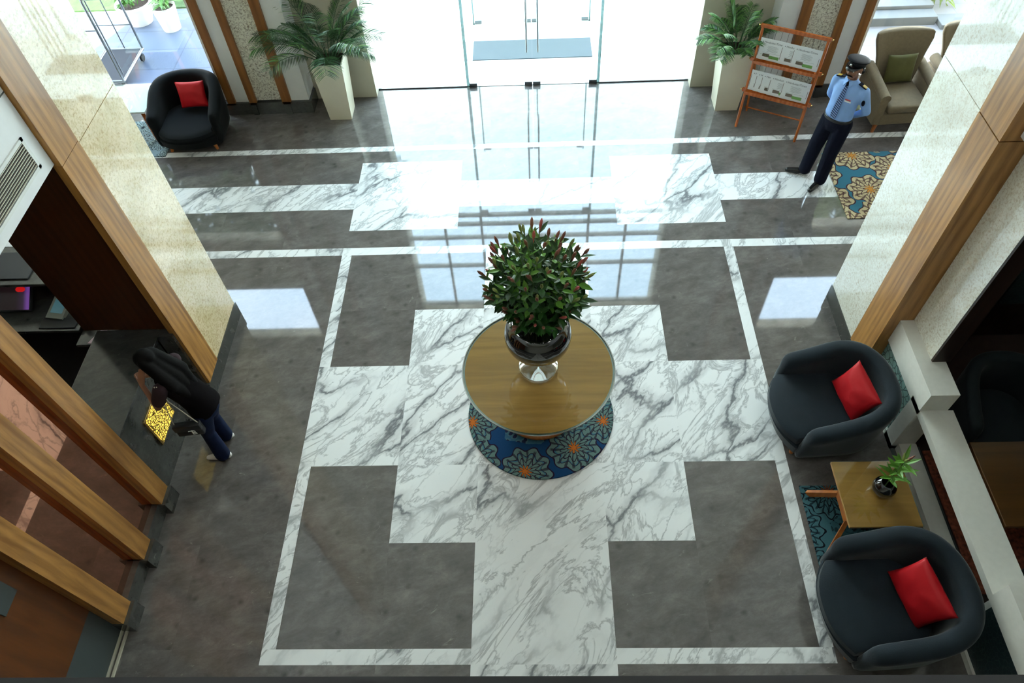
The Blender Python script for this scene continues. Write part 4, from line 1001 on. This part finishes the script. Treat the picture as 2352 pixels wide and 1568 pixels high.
G0 = V((3.845, 7.65, 0)); gf = V((-.77, -.64, 0)).normalized(); grt = V((gf.y, -gf.x, 0))
def G(a, b, z): return G0+grt*a+gf*b+V((0, 0, z))
gd = thing('person', 'security guard in light blue shirt, navy trousers and peaked cap standing hands behind back', 'person', G0)
body = MB()
fR, fL = V((-1, .22, 0)).normalized(), V((-.72, -.70, 0)).normalized()
ankR, ankL = V((3.70, 7.735, .085)), V((3.845, 7.50, .085))
hipR, hipL = G(.095, -.01, .93), G(-.095, -.01, .93)
knR, knL = hipR.lerp(ankR, .5)+gf*.03, hipL.lerp(ankL, .5)+gf*.03
for h_, k_, a_, ft in ((hipR, knR, ankR, fR), (hipL, knL, ankL, fL)):
    body.cap(h_, k_, .082, .055); body.cap(k_, a_, .052, .036); body.cap(a_-V((0, 0, .035)), a_+ft*.13-V((0, 0, .05)), .035, .026)
body.cap(G(0, 0, .95), G(0, .0, 1.14), .135, .13, .7, gf); body.cap(G(0, 0, 1.14), G(0, -.01, 1.31), .13, .14, .62, gf)
body.cap(G(0, -.01, 1.40), G(0, .005, 1.56), .055, .05)
HC = G(0.0, .035, 1.65); hf = V((-.82, -.57, .04)).normalized()
P, RR = head(body, HC, hf, V((.0, .0, 1)), 1.06)
shR, shL = G(.185, -.015, 1.40), G(-.185, -.015, 1.40)
elR, elL = G(.255, -.12, 1.13), G(-.265, -.10, 1.13)
wrR, wrL = G(.09, -.22, .93), G(-.07, -.20, .92)
for s_, e_, w_ in ((shR, elR, wrR), (shL, elL, wrL)): body.cap(s_, e_, .042, .035); body.cap(e_, w_, .034, .024)
hand(body, wrR, -grt*.9-V((0, 0, .45)), gf, .45, 1, 1); hand(body, wrL, grt*.9-V((0, 0, .5)), gf, .45, 1, -1)
organic('body', body, 'skin', gd, G0, .008, 4)
sh = MB()
# torso as stacked ellipses
def torso(mb, secs, G, side, fw):
    rs = []
    for (z, w, dF, dB, off) in secs:
        r = []
        for k in range(32):
            a = 2*PI*k/32; ca, sa = math.cos(a), math.sin(a); d_ = dF if sa > 0 else dB
            r.append(G(w*math.copysign(abs(ca)**.85, ca), off+d_*sa, z))
        rs.append(r)
    mb.rings(rs)
torso(sh, ((.985, .166, .128, .114, 0), (1.02, .175, .145, .115, .005), (1.10, .17, .142, .11, .005), (1.20, .172, .128, .112, 0), (1.30, .185, .122, .118, -.005), (1.38, .19, .108, .112, -.012), (1.43, .165, .085, .09, -.018), (1.475, .09, .062, .065, -.01), (1.51, .060, .055, .055, 0)), G, grt, gf)
for s_, e_, w_ in ((shR, elR, wrR), (shL, elL, wrL)):
    sh.cap(s_, e_, .068, .054); sh.cap(e_, e_.lerp(w_, .93), .052, .038)
organic('shirt', sh, 'shirt', gd, G0, .011, 4)
tr = MB(); torso(tr, ((.80, .16, .11, .115, 0), (.86, .172, .12, .125, 0), (.92, .172, .125, .122, 0), (.965, .170, .130, .118, 0), (.985, .168, .13, .116, 0)), G, grt, gf)
for h_, k_, a_ in ((hipR, knR, ankR), (hipL, knL, ankL)):
    tr.cap(h_-V((0, 0, .03)), k_, .112, .094); tr.cap(k_, a_+V((0, 0, .0)), .092, .080)
organic('trousers', tr, 'navy', gd, G0, .011, 4)
bl = MB(); rs = []
for z, e in ((.965, .0), (.97, .006), (1.0, .006), (1.005, 0)):
    rs.append([G((.176+e)*math.copysign(abs(math.cos(a))**.85, math.cos(a)), (.146+e if math.sin(a) > 0 else .122+e)*math.sin(a), z)-G0 for a in [2*PI*k/36 for k in range(36)]])
bl.rings(rs); bl.build('belt', 'shoe', gd, 'auto')
for a_, ft in ((ankR, fR), (ankL, fL)):
    s_ = MB(); b_ = V((a_.x, a_.y, 0)); sd = ft.cross(V((0, 0, 1)))
    s_.cap(b_-ft*.045+V((0, 0, .045)), b_+ft*.10+V((0, 0, .040)), .040, .036); s_.cap(b_+ft*.08+V((0, 0, .036)), b_+ft*.215+V((0, 0, .034)), .046, .034); s_.cap(b_+V((0, 0, .05)), b_+V((0, 0, .10)), .045, .043)
    so = organic('shoe', s_, 'shoe', gd, G0, .008, 3)
# tie
tp = []
for k in range(9):
    z = 1.475-k*.055; yb = (.070, .098, .112, .122, .128, .137, .145, .152, .152)[k]; w_ = (.016, .020, .024, .028, .032, .035, .038, .040, .034)[k]; tp.append([G(-w_, yb, z)-G0, G(w_, yb, z)-G0, G(w_, yb+.010, z)-G0, G(-w_, yb+.010, z)-G0])
MB().rings(tp).build('tie', 'tie', gd)
MB().cap(G(0, .078, 1.478)-G0, G(0, .088, 1.455)-G0, .022, .014).build('tie_knot', 'navy', gd, True)
for q in (-1, 1):
    cl_ = MB().add([G(q*.004, .075, 1.50)-G0, G(q*.068, .03, 1.525)-G0, G(q*.072, .045, 1.47)-G0, G(q*.035, .108, 1.44)-G0, G(q*.004, .082, 1.505)-G0], [(0, 1, 2, 3, 4)])
    co = cl_.build('collar', 'shirt', gd); sm = co.modifiers.new('s', 'SOLIDIFY'); sm.thickness = .008
    # epaulettes & arm badge
    e0 = G(q*.10, -.005, 1.487)-G0; e1 = G(q*.205, -.012, 1.455)-G0
    MB().bar(e0, e1, .055, .012).build('epaulette', 'navy', gd)
    MB().bar(e0.lerp(e1, .45)+V((0, 0, .007)), e0.lerp(e1, .95)+V((0, 0, .007)), .040, .006).build('epaulette_braid', 'gold', gd)
MB().ell(G(-.245, .035, 1.30)-G0, (.02, .03, .035), 12).build('arm_badge', 'navy', gd, True)
MB().bar(G(-.06, .135, 1.312)-G0, G(-.125, .120, 1.312)-G0, .006, .014).build('ribbon_bar', 'red2', gd)
MB().bar(G(-.055, .137, 1.292)-G0, G(-.135, .120, 1.292)-G0, .006, .016).build('name_badge', 'paper', gd)
# head details
Q = lambda a, b, z: P(a, b, z)-G0
for q in (-1, 1):
    MB().ell(Q(q*.031, .079, .004), (.0125, .0105, .0085), 12).build('eye', 'eyew', gd, True)
    MB().ell(Q(q*.031, .0885, .004), (.0052, .003, .0052), 10).build('pupil', 'hair', gd, True)
MB().tube([Q(-.046, .078, -.056), Q(-.025, .098, -.044), Q(0, .108, -.040), Q(.025, .098, -.044), Q(.046, .078, -.056)], [.005, .010, .011, .010, .005], 10).build('moustache', 'hair', gd, True)
hr = MB(); hr.ell(Q(0, -.030, .022)+G0, (.080, .090, .088), 20, 0, RR); hr.cap(Q(-.072, -.01, .0)+G0, Q(-.05, -.075, -.035)+G0, .018, .03); hr.cap(Q(.072, -.01, .0)+G0, Q(.05, -.075, -.035)+G0, .018, .03)
organic('hair', hr, 'hair', gd, G0, .008, 2)
cp = MB(); pass
def CP(a, b, z): return Q(a, b, z)
rs = []
for z, ra, rb, o in ((.045, .088, .106, -.004), (.072, .088, .107, -.004), (.088, .090, .110, -.002), (.102, .108, .128, .002), (.112, .120, .138, .004), (.120, .117, .135, .004), (.128, .08, .10, .004), (.131, .03, .04, .004)):
    rs.append([CP(ra*math.cos(a), rb*math.sin(a)+o, z+.14*(rb*math.sin(a))) for a in [2*PI*k/36 for k in range(36)]])
capo = MB().rings(rs).build('cap', plain('cap_cloth', srgb(7, 11, 20), .65, spec=.25), gd, True)
vz = MB(); r0 = []; r1 = []
for k in range(15):
    a = math.radians(25+130*k/14); r0.append(CP(.089*math.cos(a), .107*math.sin(a), .058)); r1.append(CP(.100*math.cos(a), .107*math.sin(a)+  .045*math.sin(PI*k/14), .052-.024*math.sin(PI*k/14)))
vz.rings([r0, r1], closed=False, cap=False); vo_ = vz.build('visor', 'shoe', capo); sm = vo_.modifiers.new('s', 'SOLIDIFY'); sm.thickness = .004
vo_.data.polygons.foreach_set('use_smooth', [True]*len(vo_.data.polygons))
MB().ell(CP(0, .118, .085), (.016, .010, .018), 12).build('cap_badge', 'chrome', capo, True)

# ------------------------------------------------------------------ WOMAN at the counter
W0 = V((-3.33, 3.62, 0)); wf = V((-1, .14, 0)).normalized(); wr_ = V((wf.y, -wf.x, 0))
def Wp(a, b, z): return W0+wr_*a+wf*b+V((0, 0, z))
wm_ = thing('person', 'person in dark top and blue jeans leaning toward the reception counter, long black hair', 'person', W0)
bd = MB()
aL, aR = V((-3.30, 3.50, .08)), V((-3.33, 3.73, .08))
pel = Wp(0, -.13, .93); hL, hR = Wp(-.085, -.13, .90), Wp(.085, -.13, .90)
kL, kR = hL.lerp(aL, .5)+wf*.04, hR.lerp(aR, .5)+wf*.05
wtf = V((-1, -.12, 0)).normalized()
for h_, k_, a_ in ((hL, kL, aL), (hR, kR, aR)): bd.cap(h_, k_, .078, .05); bd.cap(k_, a_, .048, .034); bd.cap(a_-V((0, 0, .035)), a_+wtf*.10-V((0, 0, .045)), .03, .024)
ch = Wp(0, .03, 1.30); nk = Wp(0, .085, 1.43); HW = Wp(.01, .155, 1.545)
bd.cap(pel, pel.lerp(ch, .5), .12, .10, .7, wf); bd.cap(pel.lerp(ch, .5), ch, .10, .115, .65, wf); bd.cap(nk-V((0, 0, .05)), HW-V((0, 0, .06)), .048, .044)
hwf = (wf*.8-V((0, 0, .55))).normalized(); P2, R2 = head(bd, HW, hwf, V((0, 0, 1)), .95)
sL, sR = Wp(-.165, .03, 1.355), Wp(.165, .05, 1.355)
eL, eR = Wp(-.215, .14, 1.115), Wp(.20, .22, 1.13)
wL, wR = Wp(-.135, .22, 1.36), Wp(.10, .37, 1.14)
for s_, e_, w_ in ((sL, eL, wL), (sR, eR, wR)): bd.cap(s_, e_, .04, .034); bd.cap(e_, w_, .033, .023)
hand(bd, wL, (HW-wL).normalized()+V((0, 0, .6)), wr_, .35, .92, -1); hand(bd, wR, wf-V((0, 0, .05)), V((0, 0, -1)), .2, .92, 1)
organic('body', bd, 'skin2', wm_, W0, .008, 4)
tp_ = MB()
def tors2(mb, secs):
    rs = []
    for (b_, z, w, dF, dB) in secs:
        rs.append([Wp(w*math.copysign(abs(math.cos(a))**.85, math.cos(a)), b_+(dF if math.sin(a) > 0 else dB)*math.sin(a)*1.0, z+.25*(-(dF if math.sin(a) > 0 else dB)*math.sin(a))) for a in [2*PI*k/32 for k in range(32)]])
    mb.rings(rs)
tors2(tp_, ((-.13, .83, .178, .13, .135), (-.125, .90, .172, .128, .128), (-.10, 1.0, .155, .118, .11), (-.06, 1.10, .150, .115, .105), (-.01, 1.22, .158, .12, .105), (.03, 1.32, .165, .105, .10), (.06, 1.385, .13, .08, .085), (.085, 1.42, .06, .055, .055)))
organic('top', tp_, 'blacktop', wm_, W0, .011, 4)
for s_, e_ in ((sL, eL), (sR, eR)):
    sl_ = MB(); sl_.cap(s_, s_.lerp(e_, .62), .068, .064); organic('sleeve', sl_, 'plum', wm_, W0, .010, 3)
jn = MB(); jn.cap(pel-V((0, 0, .08)), pel-V((0, 0, .04)), .15, .14, .78, wf)
for h_, k_, a_ in ((hL, kL, aL), (hR, kR, aR)): jn.cap(h_-V((0, 0, .04)), k_, .098, .068); jn.cap(k_, a_-V((0, 0, .01)), .066, .078)
organic('jeans', jn, 'jeans', wm_, W0, .011, 4)
for a_ in (aL, aR):
    b_ = V((a_.x, a_.y, 0)); s_ = MB(); s_.cap(b_-wtf*.05+V((0, 0, .036)), b_+wtf*.08+V((0, 0, .033)), .036, .033); s_.cap(b_+wtf*.07+V((0, 0, .03)), b_+wtf*.155+V((0, 0, .028)), .038, .027)
    organic('shoe', s_, 'whiteshoe', wm_, W0, .008, 3)
hh = MB(); hh.ell(P2(0, -.022, .035), (.088, .10, .095), 20, 0, R2)
for a_ in (-.055, 0, .055): hh.cap(P2(a_, -.05, .01), Wp(a_*1.6, -.045, 1.34), .07, .075, .7, wf); hh.cap(Wp(a_*1.6, -.045, 1.34), Wp(a_*1.1, -.115, 1.14), .07, .045, .7, wf)
hh.cap(P2(-.07, .0, .02), P2(-.075, .02, -.10), .028, .024); hh.cap(P2(.07, .0, .02), P2(.075, .02, -.10), .028, .024)
organic('hair', hh, 'hair', wm_, W0, .010, 3)
for q in (-1, 1):
    MB().ell(P2(q*.031, .079, .004)-W0, (.0115, .010, .008), 12).build('eye', 'eyew', wm_, True)
    MB().ell(P2(q*.031, .088, .004)-W0, (.005, .003, .005), 10).build('pupil', 'hair', wm_, True)
# bag
bgp = V((-3.31, 3.375, .82)); bg = thing('shoulder_bag', 'small black shoulder bag with white emblem hanging beside the person at the counter', 'bag', bgp, .12)
MB().bbox(-.125, .125, -.035, .035, -.085, .085, .015, 0, 3).build('bag_body', 'bagm', bg, 'auto')
MB().bbox(-.128, .128, -.041, .0, .0, .09, .01).build('flap', 'bagm', bg, 'auto')
em = MB(); em.box(-.002+.03, .008+.03, -.046, -.041, -.045, .02)
em.tube([(.034, -.044, .018), (.058, -.044, .012), (.062, -.044, -.004), (.036, -.044, -.014)], .004, 6); em.tube([(.036, -.044, -.012), (.064, -.044, -.022), (.066, -.044, -.038), (.034, -.044, -.044)], .004, 6); em.tube([(.0, -.044, .01), (.03, -.044, .016)], .004, 6)
em.build('emblem', 'paper', bg)
stp = MB(); stp.tube([V((.11, 0, .08)), Wp(-.185, -.0, 1.2)-bgp, Wp(-.17, .02, 1.425)-bgp], .005, 6); stp.tube([V((-.11, 0, .08)), Wp(-.20, .045, 1.2)-bgp, Wp(-.17, .04, 1.425)-bgp], .005, 6)
stp.build('strap', 'beige', bg)

# ------------------------------------------------------------------ balcony under the camera
ST('balcony_floor_structure', 'beige', (-8, 8, -4, .06, 4.9, 5.05), label='gallery floor the view is taken from')
bpy.data.objects['balcony_floor_structure'].name = 'floor_gallery'
ST('wall_gallery', 'beige', (-8, 8, .0, .06, 5.05, 5.94), label='gallery parapet')
ST('trim_50', 'black', (-8, 8, -.06, .1238, 5.94, 6.0), label='black handrail cap of the gallery')
for k in range(6):
    x = -6.0+k*2.4
    for y in (-2.2, 1.6):
        if y < 0: continue
        if abs(x) > 3.6: continue
        c = thing('added_fill_panel', 'added square fill panel overhead, out of view', 'fill light', (x, y, H), 0, 'added fill panels above the lobby')  # unseen glowing panels added to brighten the lobby interior
        MB().box(-.62, .62, -.62, .62, -.04, 0).build('frame', 'white', c); MB().box(-.58, .58, -.58, .58, -.05, -.04).build('diffuser', 'fill_glow', c)

# ------------------------------------------------------------------ light
W = bpy.data.worlds.new('World'); bpy.context.scene.world = W; W.use_nodes = True
nt = W.node_tree; nt.nodes.clear(); out = nt.nodes.new('ShaderNodeOutputWorld'); bg_ = nt.nodes.new('ShaderNodeBackground'); tc = nt.nodes.new('ShaderNodeTexCoord'); sx = nt.nodes.new('ShaderNodeSeparateXYZ')
nt.links.new(tc.outputs['Generated'], sx.inputs[0])
sk = ramp(nt, [(0, (1, 1, 1)), (.5, (.86, 1, 1)), (.62, (.62, .80, .95)), (1, (.36, .52, .80))]); nt.links.new(sx.outputs['Z'], sk.inputs[0])
nz = nt.nodes.new('ShaderNodeTexNoise'); nz.inputs['Scale'].default_value = 2.5; nz.inputs['Detail'].default_value = 5; nt.links.new(tc.outputs['Generated'], nz.inputs['Vector'])
cl = ramp(nt, [(.5, (0, 0, 0)), (.72, (.5, .5, .5))]); nt.links.new(nz.outputs['Fac'], cl.inputs[0])
mxs = nt.nodes.new('ShaderNodeMix'); mxs.data_type = 'RGBA'; nt.links.new(cl.outputs[0], mxs.inputs[0]); nt.links.new(sk.outputs[0], mxs.inputs[6]); mxs.inputs[7].default_value = (.9, .95, 1, 1)
nt.links.new(mxs.outputs[2], bg_.inputs[0]); bg_.inputs[1].default_value = 14.0; nt.links.new(bg_.outputs[0], out.inputs[0])
sd = bpy.data.lights.new('sun', 'SUN'); sd.energy = 30; sd.angle = .009; sd.color = (1, .97, .92); so = bpy.data.objects.new('sun', sd); C.objects.link(so)
so.rotation_euler = V((.12, .30, -.94)).to_track_quat('-Z', 'Y').to_euler()

# ------------------------------------------------------------------ camera
cd = bpy.data.cameras.new('camera'); co = bpy.data.objects.new('camera', cd); C.objects.link(co)
cd.sensor_width = 36; cd.lens = 25.036; cd.clip_start = .02; cd.clip_end = 300
r, u, f = V((0.99921398, 0.00544557, -0.03926546)), V((0.01916908, 0.80063542, 0.59884511)), V((-0.03469837, 0.59912708, -0.79990172))
co.matrix_world = Matrix(((r.x, u.x, -f.x, 0), (r.y, u.y, -f.y, 0), (r.z, u.z, -f.z, 6.6), (0, 0, 0, 1)))
S = bpy.context.scene; S.camera = co
S.view_settings.view_transform = 'Standard'; S.view_settings.look = 'None'; S.view_settings.exposure = 0; S.view_settings.gamma = 1; S.view_settings.use_curve_mapping = False
